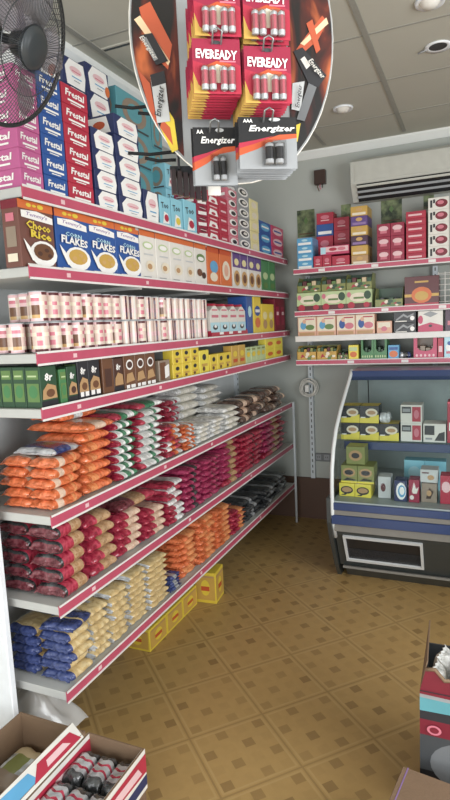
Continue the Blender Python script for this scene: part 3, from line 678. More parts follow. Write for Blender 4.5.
t7 = bags(7, 70, 94, 628, 5, 'blue-ended pasta bag', [(-.72, FB_), (.9, GP_), (1, FCL)], 'first stack, bottom shelf', .15, jit=.025, deep=2)
bags(7, 68, 92, 608, 1, 'blue bag topping the first pasta stack', [(-.2, FB_), (.0, GP_), (1, FB_)], 'bottom shelf', .16, z0=t7, h=.03, rot=.2)
for a, b, c, n, w in ((95, 113, 604, 6, 'second'), (114, 132, 587, 7, 'third'), (132.5, 150, 571, 8, 'fourth'), (150.5, 170, 557, 8, 'fifth')):
    bags(7, a, b, c, n, 'clear pasta bag', [(-.94, FCL), (1, GP_)], w+' stack, bottom shelf', .24, label=FS, lab=(.22, .4))
bags(7, 170.5, 181, 574, 5, 'small blue bag', [(-.2, FB_), (.4, FS), (1, FB_)], 'bottom shelf', .16)
bags(7, 181.5, 200, 534, 7, 'orange lentil bag', [(-.1, FO), (.8, GL), (1, FO)], 'first orange stack, bottom shelf', .3, jit=.02)
bags(7, 168, 181, 547, 6, 'orange lentil bag', [(-.1, FO), (.8, GL), (1, FO)], 'stack behind the blue bags', .22, back=.21)
bags(7, 200.5, 217, 518, 7, 'orange lentil bag', [(-.1, FO), (.8, GL), (1, FO)], 'second orange stack, bottom shelf', .26)
bags(7, 217.5, 233, 507, 7, 'orange lentil bag', [(-.1, FO), (.8, GL), (1, FO)], 'third orange stack, bottom shelf', .26)
bags(7, 233.5, 246, 510, 5, 'red-orange lentil bag', [(.1, FC), (.8, GL), (1, FO)], 'fourth orange stack, bottom shelf', .26)
bags(7, 246.5, 288, 486, 4, 'black bag', [(-.2, FD), (.1, FS), (1, FD)], 'corner end, bottom shelf', .24, cols=3, jit=.04, rot=.12)

# boxes on the floor under the rack
yf = [('r', .05, .1, .95, .9, 'gold'), ('e', .5, .5, .22, .26, 'yellow'), ('r', .3, .4, .7, .55, 'deeporange'), ('r', .1, .84, .9, .9, 'tan')]
bb, _ = box_kind(.16, .188, .125, 'yellow', yf, yf)
for i in range(3):
    item('yellow_carton', bb, (-1.60, 2.55+.193*i, 0), .0, f'low yellow carton on the floor under the bottom shelf, {["endmost","middle","corner-side"][i]} of three', 'carton', 'low yellow cartons on the floor')
bb, _ = box_kind(.14, .15, .2, 'yellow', yf, yf)
item('yellow_carton', bb, (-1.49, 3.14, 0), .1, 'tall yellow carton standing on the floor past the low ones', 'carton')

# ------------------------------------------------------------------ shelves on the back wall
YF2 = 4.424; ZB = [2.135, 1.808, 1.612, 1.424]; CLEARB = [.5, .285, .155, .15]
brack = empty('wall_shelves', (0, YB, 0), 'four red-railed metal shelves mounted on the back wall', 'wall shelves')
X0, X1 = -1.325, .75
for k, z in enumerate(ZB):
    f = MB(); f.box(X0, X1, YF2+.006, YB-.045, z-.03, z, MATS['shelf_metal'], .002); b = local(brack, f, 'shelf_board')
    f = MB(); c = MATS['rail_white'] if k == 2 else MATS['rail_red']
    f.box(X0, X1, YF2, YF2+.006, z-.034, z+.003, c); f.box(X0, X1, YF2-.003, YF2, z-.038, z-.03, MATS['rail_white']); f.box(X0, X1, YF2-.003, YF2, z-.001, z+.005, MATS['rail_white'])
    if k != 2:
        for i in range(5): f.box(X0+.2+.4*i+.07*k, X0+.25+.4*i+.07*k, YF2-.002, YF2, z-.027, z-.006, MATS['rail_white'])
    local(brack, f, 'price_rail', b)
for x in (-1.30, -.3, .7):
    f = MB(); f.box(x-.018, x+.018, YB-.045, YB-.001, .375, 2.2, MATS['upright_white'])
    for i in range(36): f.box(x-.004, x+.004, YB-.0462, YB-.0448, .42+.05*i, .445+.05*i, 'darkgrey')
    local(brack, f, 'upright')
RZ = -PI/2
def rblk(s, px0, px1, pytop, rows, cols, name, cat, desc, base, front=(), near=(), d=.2, back=.012, group=None, where='', z0=0, top=None, gap=.002, unit='column', jit=.004, body=None):
    y = YF2+back+.003; z = ZB[s-1]+z0+.0005
    x0, x1 = along(px0, 0, (0, y, z)), along(px1, 0, (0, y, z))
    zt = upto(pytop, (x0+x1)/2, y)
    ht = min((zt-z)/rows, (CLEARB[s-1]-z0)/rows); wd = (x1-x0)/cols
    lt = None
    if body is None: bd, lt = box_kind(d, wd-gap, ht-.0006, base, front, near, top)
    else: bd = body(d, wd-gap, ht-.0006)
    for c in range(cols):
        for r in range(rows):
            lab = label_of(desc, r, rows, c, cols, where, unit, 'from corner')
            item(name, (bd, ('lettering', lt)) if not isinstance(bd, tuple) else bd, (x0+wd*(c+.5), y+RND.uniform(0, jit), z+ht*r), RZ+RND.uniform(-.01, .01), lab, cat, group or (desc+'s, '+where if rows*cols > 1 else None))
    return z0+ht*rows
BW = 'top wall shelf'
bb1 = [('r', .08, .12, .92, .42, 'white'), ('e', .5, .7, .2, .14, 'paleblue')]
rblk(1, 297.5, 313, 238, 4, 1, 'blue_box', 'box', 'blue and white box', 'skyblue', bb1, bb1, .18, where='corner stack, '+BW, back=.02)
rdx = [('e', .5, .6, .26, .18, 'rose'), ('r', .25, .28, .75, .36, 'palepink')]
h1 = rblk(1, 313.5, 331.5, 255.5, 1, 2, 'red_box', 'box', 'low red box', 'red', rdx, (), .18, where='under the banded box', unit='of two,')
wb = [('r', .02, .1, .2, .9, 'paleblue'), ('r', .2, .3, .98, .9, 'palepink'), ('e', .45, .6, .14, .2, 'red'), ('e', .75, .6, .14, .2, 'rose')]
rblk(1, 320, 349, 245.5, 1, 1, 'red_box', 'box', 'long white and red banded box lying on two low red boxes', 'hotpink', wb, (), .14, z0=h1+.001)
rblk(1, 332, 349.5, 255.5, 1, 1, 'red_box', 'box', 'low red box beside the tan stack, top wall shelf', 'red', rdx, (), .18)
h2 = rblk(1, 316.5, 333.5, 236, 1, 1, 'red_box', 'box', 'lower red box of the rear three-box stack', 'red', rdx, (), .13, back=.205, z0=.12)
h3 = rblk(1, 316.5, 333.5, 224, 1, 1, 'blue_box', 'box', 'dark blue box between two red boxes, rear stack', 'blue', [('r', .1, .15, .9, .4, 'white')], (), .13, back=.205, z0=h2)
rblk(1, 316.5, 333.5, 212.5, 1, 1, 'red_box', 'box', 'topmost red box of the rear three-box stack', 'red', rdx, (), .13, back=.205, z0=h3)
bx, _ = box_kind(.13, .12, .1185, 'blue', bb1)
item('blue_box', bx, (along(325, 0, (0, YF2+.208, ZB[0])), YF2+.208, ZB[0]+.0005), RZ, 'blue box at the base of the rear three-box stack', 'box')
rblk(1, 334.5, 350, 217, 4, 1, 'red_box', 'box', 'red box', 'red', rdx, (), .13, back=.205, where='rear stack beside the tan stack')
for i, (cc, ds) in enumerate((('tan', 'lowest tan box'), ('gold', 'second tan box from the shelf'), ('plum', 'dark purple box in the middle'), ('gold', 'fourth tan box from the shelf'), ('purple', 'bright purple box second from top'), ('gold', 'topmost tan box'))):
    y = YF2+.02; x0, x1 = along(351.5, 0, (0, y, ZB[0])), along(368, 0, (0, y, ZB[0]))
    hh = (upto(206, (x0+x1)/2, y)-ZB[0])/6
    if i == 0: bs = {}
    ft = [('r', .1, .1, .9, .35, 'cream' if cc in ('gold', 'tan') else 'violet'), ('e', .5, .65, .2, .2, 'biscuit')]
    b_, _ = box_kind(.2, x1-x0, hh-.001, cc, ft)
    item('tea_box', b_, ((x0+x1)/2, y, ZB[0]+.0005+hh*i), RZ, ds+' of the tan and purple stack, '+BW, 'box')
rblk(1, 377, 404.5, 223, 3, 2, 'dark_red_box', 'box', 'pale-badged dark red box', 'crimson', [('e', .5, .62, .36, .2, 'palepink'), ('r', .25, .25, .75, .45, 'rose')], (), .18, where=BW, group='dark red boxes with pale badge')
rblk(1, 406, 426, 211, 7, 1, 'red_packet', 'packet', 'thin red packet with white line', 'red', [('r', .12, .35, .8, .6, 'palepink'), ('r', .1, .75, .9, .85, 'crimson')], (), .18, where='column, '+BW)
rblk(1, 428, 449, 197, 5, 1, 'cake_carton', 'carton', 'white carton with dark red picture', 'offwhite', [('e', .64, .5, .3, .34, 'darkred'), ('e', .6, .56, .16, .16, 'rose'), ('r', .1, .2, .2, .8, 'ink'), ('r', .24, .55, .34, .85, 'ink')], (), .2, where='beside the red packets')

def tray_kind(c, inner, fill, low=.45, window=None):
    """open shelf-ready display tray: side panels sweep down to a low front, small packs inside"""
    def mk(d, wd, ht):
        mb = MB(); t = .003
        mb.box(-d, 0, -wd/2, wd/2, 0, t, c)
        mb.box(-t, 0, -wd/2, wd/2, 0, ht*low, c)
        for s in (-1, 1): mb.prism([(-d, 0), (0, 0), (0, ht*low), (-d*.35, ht), (-d, ht)], s*wd/2, s*(wd/2-t), 1, c)
        mb.box(-d, -d+t, -wd/2, wd/2, 0, ht, inner)
        F = Face(mb, (.0005, -wd/2, 0), (0, 1, 0), (0, 0, 1), wd, ht*low)
        R = random.Random(3)
        for (k, n) in fill['print']:
            for i in range(n): F.ell(R.uniform(.12, .88), R.uniform(.2, .8), R.uniform(.05, .12), R.uniform(.1, .24), k, 9)
        g = MB(); n = fill['n']; sw = (wd-2*t)/n
        for i in range(n):
            g.box(-d+.01, -t-.004, -wd/2+t+sw*i+.002, -wd/2+t+sw*(i+1)-.002, t, ht*(low+fill.get('up', .2)+.06*math.sin(i*2.3)), fill['k'][i % len(fill['k'])], .002)
        return mb.mesh('tray'), ('sachets', g.mesh('sachets'))
    return mk
fr = [('red', 4), ('leaf', 4), ('cream', 2), ('darkgreen', 3)]
nb = [('r', 0, 0, 1, .3, 'maroon'), ('e', .2, .2, .14, .18, 'red'), ('e', .5, .6, .36, .24, 'cream'), ('e', .84, .7, .14, .22, 'darkgreen'), ('e', .8, .2, .12, .14, 'red'), ('r', .3, .52, .7, .62, 'leaf'), ('e', .12, .75, .08, .14, 'rose')]
hh = rblk(2, 297, 372, 291, 1, 3, 'herbal_tea_box', 'box', 'pale green fruit-printed tea box', 'palegreen', nb, nb, .18, where='second wall shelf', group='herbal tea boxes on the second wall shelf', unit='of three,')
rblk(2, 297, 372, 275, 1, 3, 'tea_tray', 'tray', 'open fruit-printed tea tray on tea box', None, z0=hh, d=.17, where='second wall shelf', group='open tea trays on the second wall shelf', unit='of three,',
     body=tray_kind('olive', 'darkgreen', dict(print=fr, n=5, k=['darkgreen', 'maroon', 'leaf', 'beige'], up=.25)))
rblk(2, 375, 403, 287, 1, 1, 'tea_tray', 'tray', 'low open dark green tea tray beside the brown carton', None, d=.18, body=tray_kind('olive', 'darkgreen', dict(print=fr, n=6, k=['darkgreen', 'ink', 'leaf'], up=.05), .4))
ora = [('r', 0, .3, 1, .4, 'gold'), ('e', .5, .36, .3, .28, 'orange'), ('e', .5, .33, .2, .16, 'gold'), ('r', .3, .78, .7, .84, 'gold'), ('r', 0, 0, 1, .08, 'red')]
hb = rblk(2, 404.5, 439, 276, 1, 1, 'brown_display_carton', 'carton', 'dark red-brown carton with orange picture, second wall shelf', 'maroon', ora, (), .2)
f = MB()
for i in range(6): f.tube([(-.26, YF2+.03, ZB[1]+.02+.04*i), (.1, YF2+.03, ZB[1]+.02+.04*i)], .003, 'white')
for i in range(9): f.tube([(-.26+.045*i, YF2+.03, ZB[1]+.001), (-.26+.045*i, YF2+.03, ZB[1]+.23)], .003, 'white')
f.tube([(-.26, YF2+.03, ZB[1]+.004), (-.26, YF2+.2, ZB[1]+.004), (.1, YF2+.2, ZB[1]+.004), (.1, YF2+.03, ZB[1]+.004)], .003, 'white')
f.tube([(-.26, YF2+.03, ZB[1]+.22), (-.26, YF2+.2, ZB[1]+.22), (.1, YF2+.2, ZB[1]+.22), (.1, YF2+.03, ZB[1]+.22)], .003, 'white')
tag(f.obj('wire_basket'), 'white wire basket beside the dark red-brown carton', 'basket')
pb = [('r', .04, .26, .96, .96, 'cream'), ('e', .3, .55, .16, .2, 'skyblue'), ('e', .36, .76, .1, .1, 'peach'), ('e', .66, .46, .24, .14, 'leaf'), ('r', .4, .84, .9, .9, 'rose'), ('r', .1, .06, .9, .2, 'tan')]
pr_ = [('r', .04, .26, .96, .96, 'cream'), ('e', .3, .55, .16, .22, 'blue'), ('e', .36, .76, .1, .1, 'peach'), ('e', .68, .46, .24, .16, 'rose'), ('r', .4, .84, .9, .9, 'red'), ('r', .1, .06, .9, .2, 'tan')]
rblk(3, 298, 336, 313, 1, 2, 'baby_cereal_box', 'box', 'peach box with green bowl print', 'peach', pb, (), .1, where='third wall shelf', group='peach boxes with green bowl', unit='of two,')
rblk(3, 336.5, 375, 312, 1, 2, 'baby_cereal_box', 'box', 'peach box with red bowl print', 'peach', pr_, (), .1, where='third wall shelf', group='peach boxes with red bowl', unit='of two,')
rblk(3, 376.5, 392, 321, 1, 1, 'small_peach_box', 'box', 'short peach box beside the black boxes, third wall shelf', 'peach', [('r', .1, .5, .9, .9, 'cream'), ('e', .5, .4, .2, .2, 'rose')], (), .12)
bk = [('p', [(.1, .3), (.45, .85), (.62, .6), (.9, .85), (.9, .72), (.62, .42), (.45, .62), (.14, .2)], 'grey'), ('e', .84, .4, .1, .22, 'white'), ('r', .08, .08, .6, .18, 'offwhite')]
rblk(3, 393.5, 416, 308, 2, 1, 'black_box', 'box', 'black box with grey roof print', 'ink', bk, (), .12, where='third wall shelf')
rblk(3, 418, 443, 307, 1, 1, 'pink_white_carton', 'carton', 'white and pink carton, third wall shelf', 'offwhite', [('p', [(0, 0), (1, 0), (1, .3), (.5, .46), (0, .3)], 'hotpink'), ('p', [(.2, .85), (.5, .98), (.8, .85), (.5, .7)], 'grey'), ('e', .1, .6, .1, .2, 'hotpink'), ('e', .5, .3, .07, .06, 'ink')], (), .12)
rblk(3, 445, 470, 309, 1, 1, 'black_box', 'box', 'dark box at the end of the third wall shelf', 'plum', [('r', .1, .3, .6, .5, 'rose')], (), .12)
fm = dict(print=[('red', 3), ('leaf', 3), ('gold', 4), ('cream', 3)], n=6, k=['olive', 'darkgreen', 'gold', 'maroon'], up=.25)
rblk(4, 297, 337, 346, 1, 2, 'soup_tray', 'tray', 'low tray of fruit-printed packets', None, d=.16, where='lowest wall shelf', group='low trays on the lowest wall shelf', unit='of two,', body=tray_kind('gold', 'olive', fm, .6))
rblk(4, 337.5, 348, 350, 1, 1, 'soup_tray', 'tray', 'narrow dark tray before the yellow box, lowest wall shelf', None, d=.16, body=tray_kind('olive', 'darkgreen', dict(print=fr, n=3, k=['maroon', 'darkgreen'], up=.2), .5))
rblk(4, 348.5, 358.5, 345, 1, 1, 'yellow_tea_box', 'box', 'yellow box between dark tray and green trays', 'lemon', [('e', .5, .35, .36, .2, 'orange'), ('r', .1, .6, .9, .85, 'palegreen')], (), .12)
def cutout_kind(c, inner, low=.35):
    def mk(d, wd, ht):
        mb = MB(); t = .003; ss = .16*wd
        pts = [(-wd/2, 0), (wd/2, 0), (wd/2, ht), (wd/2-ss, ht)]
        for i in range(9):
            a = PI*i/8; pts.append(((wd/2-ss)*math.cos(a), ht*low+ht*.2*(1-math.sin(a)) if low else 0))
        pts += [(-wd/2+ss, ht), (-wd/2, ht)]
        # front sheet with a scooped opening, built as strips
        top = [(wd/2-ss, ht)]+pts[4:13]+[(-wd/2+ss, ht)]
        for a, b in zip(top[:-1], top[1:]):
            mb.face([(0, b[0], 0), (0, a[0], 0), (0, a[0], a[1]), (0, b[0], b[1])], c)
        for s in (-1, 1):
            y0, y1 = sorted((s*wd/2, s*(wd/2-ss))); mb.box(-t, 0, y0, y1, 0, ht, c)
            y0, y1 = sorted((s*wd/2, s*(wd/2-t))); mb.box(-d, -t, y0, y1, 0, ht, c)
        mb.box(-d, -d+t, -wd/2+t, wd/2-t, 0, ht, inner); mb.box(-d, -t, -wd/2+t, wd/2-t, 0, t, inner)
        F = Face(mb, (.0005, -wd/2, 0), (0, 1, 0), (0, 0, 1), wd, ht)
        for i in range(5): F.ell(.14+.18*i, .14, .05, .07, 'palepink' if c == 'hotpink' else 'palegreen', 8)
        g = MB(); n = 4; sw = (wd-2*t)/n
        for i in range(n): g.box(-d+.006, -.02, -wd/2+t+sw*i+.002, -wd/2+t+sw*(i+1)-.002, t, ht*(.5+.1*(i % 2)), inner, .002)
        return mb.mesh('tray'), ('sachets', g.mesh('sachets'))
    return mk
rblk(4, 361, 387, 337, 1, 2, 'green_dispenser_box', 'box', 'bright green scooped dispenser box', None, d=.14, where='lowest wall shelf', group='green dispenser boxes', unit='of two,', body=cutout_kind('green', 'darkgreen'))
rblk(4, 388, 399, 345, 1, 1, 'sachet_pack', 'packet', 'blue and orange packet beside the green dispensers', 'skyblue', [('e', .5, .35, .4, .25, 'orange'), ('r', .1, .65, .9, .85, 'blue')], (), .08)
rblk(4, 413.5, 437, 337, 1, 1, 'pink_dispenser_box', 'box', 'pink-red dispenser box with round opening, lowest wall shelf', None, d=.14, body=cutout_kind('hotpink', 'greybrown'))
rblk(4, 437.5, 443.5, 338, 1, 1, 'red_packet', 'packet', 'upright red packet beside the pink-red dispenser', 'red', [('r', .2, .3, .8, .6, 'palepink')], (), .12)
rblk(4, 444, 455, 336, 1, 1, 'sachet_pack', 'packet', 'pale blue and white packet hanging over the lowest rail', 'paleblue', [('e', .5, .5, .36, .16, 'white'), ('r', .2, .2, .8, .32, 'rose'), ('e', .5, .7, .2, .1, 'blue')], (), .1, back=.004)
b, sl = bag_kind(.085, .1, .05, [(-.4, 'film_silver'), (.4, 'film_dark'), (1, 'film_blue')], seed=5)
item('foil_pack', (b, ('seal', sl)), (along(411, 0, (0, YF2+.07, ZB[3])), YF2+.07, ZB[3]+.001), .1, 'dark foil pouch lying between blue packet and pink-red dispenser', 'pouch')

# posters on the back wall
def poster_nodes(nt, b):
    n = nt.nodes.new('ShaderNodeTexNoise'); n.inputs['Scale'].default_value = 16; n.inputs['Detail'].default_value = 6
    tc = nt.nodes.new('ShaderNodeTexCoord'); nt.links.new(tc.outputs['Object'], n.inputs['Vector'])
    r = nt.nodes.new('ShaderNodeValToRGB'); r.color_ramp.elements[0].position = .35; r.color_ramp.elements[0].color = lin('2c3a26'); r.color_ramp.elements[1].position = .68; r.color_ramp.elements[1].color = lin('8a9a66')
    nt.links.new(n.outputs['Fac'], r.inputs[0]); nt.links.new(r.outputs[0], b.inputs['Base Color']); b.inputs['Roughness'].default_value = .5
node_mat('leafy_print', poster_nodes)
for (a, t, c, d, lab) in ((297, 211, 315, 236, 'green leafy poster above the blue and white boxes'), (341, 205, 351, 216, 'green leafy poster behind the red boxes'), (381, 201, 402, 222, 'green leafy poster above the dark red boxes'), (423.5, 196, 434, 208, 'green leafy poster behind the white cartons')):
    p, q = on(a, t, 1, YB-.004), on(c, d, 1, YB-.004)
    f = MB(); f.box(p.x, q.x, YB-.005, YB, q.z, p.z, MATS['leafy_print'])
    F = Face(f, (p.x, YB-.0054, q.z), (1, 0, 0), (0, 0, 1), q.x-p.x, p.z-q.z); F.poly([(.5, .45), (.62, .6), (.5, .75), (.38, .6)], 'leaf'); F.rect(.1, .1, .9, .14, 'brown')
    tag(f.obj('poster'), lab, 'poster', None)

# ------------------------------------------------------------------ things fixed to the back wall and the ceiling
ac = empty('air_conditioner', (-.4, YB, 2.63), 'white split air conditioner high on the back wall', 'air conditioner')
mat('ac_white', 'b8b8ae', .45)
f = MB(); f.prism([(YB-.001, 2.64), (YB-.13, 2.63), (YB-.225, 2.75), (YB-.225, 2.91), (YB-.2, 2.93), (YB-.001, 2.93)], -.895, .25, 0, MATS['ac_white']); local(ac, f, 'casing')
f = MB(); f.box(-.86, .22, YB-.23, YB-.226, 2.765, 2.905, MATS['ac_white']); local(ac, f, 'front_panel')
f = MB(); a0, a1 = Vector((0, YB-.2262, 2.742)), Vector((0, YB-.134, 2.629))
f.face([(-.85, a0.y, a0.z), (.21, a0.y, a0.z), (.21, a1.y-.004, a1.z), (-.85, a1.y-.004, a1.z)], 'black'); local(ac, f, 'air_outlet')
for i in range(3):
    p = a0.lerp(a1, .14+.3*i); f = MB(); f.box(-.85, .21, p.y-.014, p.y-.004, p.z-.009, p.z+.007, 'grey' if i else MATS['ac_white']); local(ac, f, 'louvre')
f = MB(); p = on(314, 172, 1, YB); q = on(328, 188, 1, YB)
f.box(p.x+.01, q.x-.01, YB-.05, YB, q.z+.03, p.z, 'darkbrown', .004); o = f.obj('junction_box'); tag(o, 'small brown junction box with loose wires on the back wall', 'junction box')
f = MB()
for i in range(3): f.tube([(p.x+.04+.018*i, YB-.03, q.z+.035), (p.x+.036+.02*i, YB-.045, q.z+.01), (p.x+.05+.014*i, YB-.04, q.z-.025+.012*i)], .004, ['brown', 'rose', 'darkbrown'][i])
f.obj('wire', o)
p = on(343, 108, 2, ZC); f = MB(); f.lathe([(.045, -.004), (.062, -.012), (.066, 0), (.045, -.002)], MATS['whiteplastic'], 24); o = f.obj('ceiling_spotlight', None, (p.x, p.y, ZC)); tag(o, 'round white ceiling spotlight near the air conditioner', 'spotlight')
f = MB(); f.lathe([(0, -.03), (.03, -.026), (.045, -.004)], 'offwhite', 24); f.obj('bulb', o)
p = on(430, 1, 2, ZC); f = MB(); f.lathe([(.045, -.004), (.062, -.012), (.066, 0), (.045, -.002)], MATS['whiteplastic'], 24); o = f.obj('ceiling_spotlight', None, (p.x, p.y, ZC)); tag(o, 'round white ceiling spotlight at the top edge of the picture', 'spotlight')
f = MB(); f.lathe([(0, -.03), (.03, -.026), (.045, -.004)], 'offwhite', 24); f.obj('bulb', o)
p = on(438, 46, 2, ZC); f = MB(); f.lathe([(.045, -.004), (.066, -.008), (.066, 0), (.045, -.003)], MATS['whiteplastic'], 24); o = f.obj('ceiling_spotlight', None, (p.x, p.y, ZC)); tag(o, 'ceiling spotlight with dark empty socket', 'spotlight')
f = MB(); f.lathe([(0, -.001), (.045, -.0035)], 'black', 20); f.tube([(-.05, 0, -.006), (-.1, .01, -.012)], .004, 'grey'); f.obj('socket', o)
p = on(124, 50, 2, ZC); f = MB(); f.box(-.09, .09, -.07, .07, -.006, 0, MATS['ceiling_tile']); f.box(-.08, .08, -.06, -.045, -.0075, -.005, 'darkgrey'); f.box(.065, .08, -.06, .03, -.0075, -.005, 'darkgrey'); tag(f.obj('ceiling_hatch', None, (p.x, p.y, ZC)), 'small square ceiling vent with dark edge slots', 'vent')
# coil of pale cable on a peg, socket plate
p = on(309, 388, 1, YB-.06); f = MB(); R = random.Random(4)
for i in range(9):
    rr = .055+.006*(i % 4); cx, cz = R.uniform(-.008, .008), R.uniform(-.008, .008)
    f.tube([(cx+rr*math.cos(2*PI*j/20), -.012*(i % 3)+.004*math.sin(j), cz+rr*1.05*math.sin(2*PI*j/20)) for j in range(20)], .0045, 'offwhite', 5, True)
o = f.obj('cable_coil', None, p); tag(o, 'coil of pale cable hanging on the back wall', 'cable')
f = MB(); f.box(-.022, .012, -.055, -.03, -.03, .03, 'white', .004); f.obj('plug', o)
f = MB(); f.tube([(0, .03, .06), (0, .03, .2)], .004, 'offwhite'); f.obj('lead', o)
p = on(323, 457, 1, YB); f = MB(); f.box(-.075, .075, -.012, 0, -.036, .036, 'midgrey', .003); o = f.obj('wall_socket', None, (p.x, YB, p.z)); tag(o, 'grey double wall socket low on the back wall beside the display fridge', 'socket')
for sx in (-.036, .036):
    f = MB(); f.box(sx-.024, sx+.024, -.0145, -.0118, -.024, .024, 'grey', .001); f.box(sx-.01, sx-.006, -.0152, -.0144, -.004, .008, 'black'); f.box(sx+.006, sx+.01, -.0152, -.0144, -.004, .008, 'black'); f.obj('outlet', o)

# ------------------------------------------------------------------ refrigerated display case
CX0, CX1 = -.83, .62
fr_ = empty('display_fridge', (CX0, 3.6, 0), 'glass-fronted refrigerated display case with blue trim by the back wall', 'fridge')
mat('trim_pale', 'cfd4d4', .3); mat('case_dark', '303433', .4, coat=.2); mat('case_inner', '98a3a1', .4); mat('case_blue', '1c3263', .35, coat=.3); mat('case_strip', '706d66', .4)
f = MB(); f.prism([(3.50, .45), (3.53, .36), (3.67, .10), (4.42, .10), (4.42, .45)], CX0, CX1, 0, MATS['case_dark']); local(fr_, f, 'base_body')
f = MB(); f.prism([(3.66, .10), (3.74, .0), (4.40, .0), (4.40, .10)], CX0+.03, CX1, 0, MATS['case_dark']); f.box(CX0+.02, CX1, 3.645, 3.665, .085, .10, MATS['case_strip']); local(fr_, f, 'kick_plate')
f = MB(); f.box(CX0, CX1, 3.475, 4.42, .45, .60, MATS['case_inner']); d = local(fr_, f, 'deck')
for i, (a, b, c) in enumerate(((.545, .592, 'case_blue'), (.512, .545, 'case_strip'), (.452, .512, 'case_blue'))):
    f = MB(); f.box(CX0-.006, CX1, 3.455 if c == 'case_blue' else 3.462, 3.474, a, b, MATS[c], .003); local(fr_, f, 'bumper_strip', d)
f = MB(); f.box(CX0+.01, CX1, 3.478, 3.50, .40, .45, MATS['case_strip']); local(fr_, f, 'apron')
# vent opening in the slanted front, white frame
def slant(x, z, out=0.0):
    t = (.36-z)/(.26); return (x, 3.53+.14*t-out*.88, z-out*.47)
gx0, gx1, gz0, gz1 = on(348, 552, 1, 3.6).x, on(421, 552, 1, 3.6).x, .165, .345
f = MB(); f.face([slant(gx0, gz0, .001), slant(gx1, gz0, .001), slant(gx1, gz1, .001), slant(gx0, gz1, .001)], 'black')
for i in range(10):
    z = gz0+.012+i*.008; f.face([slant(gx0, z, .002), slant(gx1, z, .002), slant(gx1, z+.004, .004), slant(gx0, z+.004, .004)], 'midgrey')
g = local(fr_, f, 'vent')
f = MB(); t = .016
for (a, b, c, d_) in ((gx0-t, gx1+t, gz0-t, gz0), (gx0-t, gx1+t, gz1, gz1+t), (gx0-t, gx0, gz0, gz1), (gx1, gx1+t, gz0, gz1)):
    v = [slant(a, c, .001), slant(b, c, .001), slant(b, d_, .001), slant(a, d_, .001)]; v2 = [slant(a, c, .014), slant(b, c, .014), slant(b, d_, .014), slant(a, d_, .014)]
    f.raw(v+v2, [(4, 5, 6, 7), (0, 1, 5, 4), (1, 2, 6, 5), (2, 3, 7, 6), (3, 0, 4, 7)], 'lightgrey')
local(fr_, f, 'vent_frame', g)
f = MB(); f.box(CX0, CX1, 4.375, 4.42, .60, 1.37, MATS['case_inner']); local(fr_, f, 'inner_back')
f = MB(); f.prism([(4.10, 1.30), (4.12, 1.365), (4.42, 1.37), (4.42, 1.29)], CX0, CX1, 0, MATS['case_blue']); local(fr_, f, 'canopy')
GP = [(3.468, .60), (3.47, .70), (3.482, .80), (3.53, .92), (3.615, 1.03), (3.75, 1.13), (3.91, 1.22), (4.10, 1.325)]
f = MB()
for (a, b) in zip(GP[:-1], GP[1:]): f.face([(CX0+.012, a[0], a[1]), (CX1, a[0], a[1]), (CX1, b[0], b[1]), (CX0+.012, b[0], b[1])], MATS['clear_glass'], True)
local(fr_, f, 'front_glass')
f = MB(); f.face([(CX0+.002, y, z) for y, z in GP]+[(CX0+.002, 4.375, 1.30), (CX0+.002, 4.375, .60)], MATS['clear_glass']); local(fr_, f, 'end_glass')
f = MB(); f.tube([(CX0, 3.535, .34), (CX0, 3.48, .46), (CX0, 3.463, .53)]+[(CX0, y-.004, z) for y, z in GP]+[(CX0, 4.14, 1.37)], .013, MATS['trim_pale'], 8); local(fr_, f, 'end_trim')
f = MB(); f.prism([(3.72, .0), (3.64, .10), (3.50, .34), (3.452, .46), (3.452, .62), (4.42, .62), (4.42, .0)], CX0-.034, CX0-.008, 0, MATS['case_dark']); local(fr_, f, 'end_cheek')
f = MB(); f.box(CX0+.014, CX1, 3.80, 4.375, .905, .917, MATS['clear_glass']); sh = local(fr_, f, 'glass_shelf')
f = MB(); f.box(CX0+.014, CX1, 3.785, 3.80, .868, .922, MATS['case_blue'], .002); local(fr_, f, 'shelf_edge', sh)
f = MB(); f.tube([(CX0+.09, 4.3, 1.28), (CX0+.11, 4.2, 1.12), (CX0+.13, 4.25, .98), (CX0+.2, 4.3, .93)], .004, 'ink'); local(fr_, f, 'lead')

def cblk(y, z, px0, px1, pytop, rows, cols, name, cat, desc, base, front=(), d=.14, group=None, where='', near=(), unit='column', top=None):
    x0, x1 = along(px0, 0, (0, y, z)), along(px1, 0, (0, y, z)); zt = upto(pytop, (x0+x1)/2, y)
    ht = (zt-z)/rows; wd = (x1-x0)/cols; bd, lt = box_kind(d, wd-.002, ht-.0006, base, front, near, top)
    for c in range(cols):
        for r in range(rows):
            item(name, (bd, ('lettering', lt)), (x0+wd*(c+.5), y+RND.uniform(0, .005), z+.0006+ht*r), RZ+RND.uniform(-.012, .012), label_of(desc, r, rows, c, cols, where, unit, 'from glass end'), cat, group or (desc+'s '+where if rows*cols > 1 else None))
    return z+ht*rows
chz = [('r', 0, .55, 1, 1, 'ink'), ('r', 0, 0, 1, .3, 'lemon'), ('p', [(.5, .3), (1, .3), (1, .5), (.6, .42)], 'lemon'), ('e', .62, .62, .32, .24, 'cream'), ('e', .62, .62, .22, .12, 'tan'), ('r', .05, .3, .3, .36, 'white')]
ct = cblk(3.83, .9225, 341, 399, 423.5, 1, 3, 'cheese_box', 'box', 'lower yellow and black cheese box', 'ink', chz, where='fridge glass shelf', top='yellow', group='lower cheese boxes on the fridge shelf', unit='of three,')
cblk(3.835, ct+.001, 341, 379, 406, 1, 2, 'cheese_box', 'box', 'upper yellow and black cheese box', 'ink', chz, where='fridge glass shelf', top='yellow', group='upper cheese boxes on the fridge shelf', unit='of two,')
b, sl = bag_kind(.075, .1, .07, [(1, 'film_clear')], seed=9, label='film_silver')
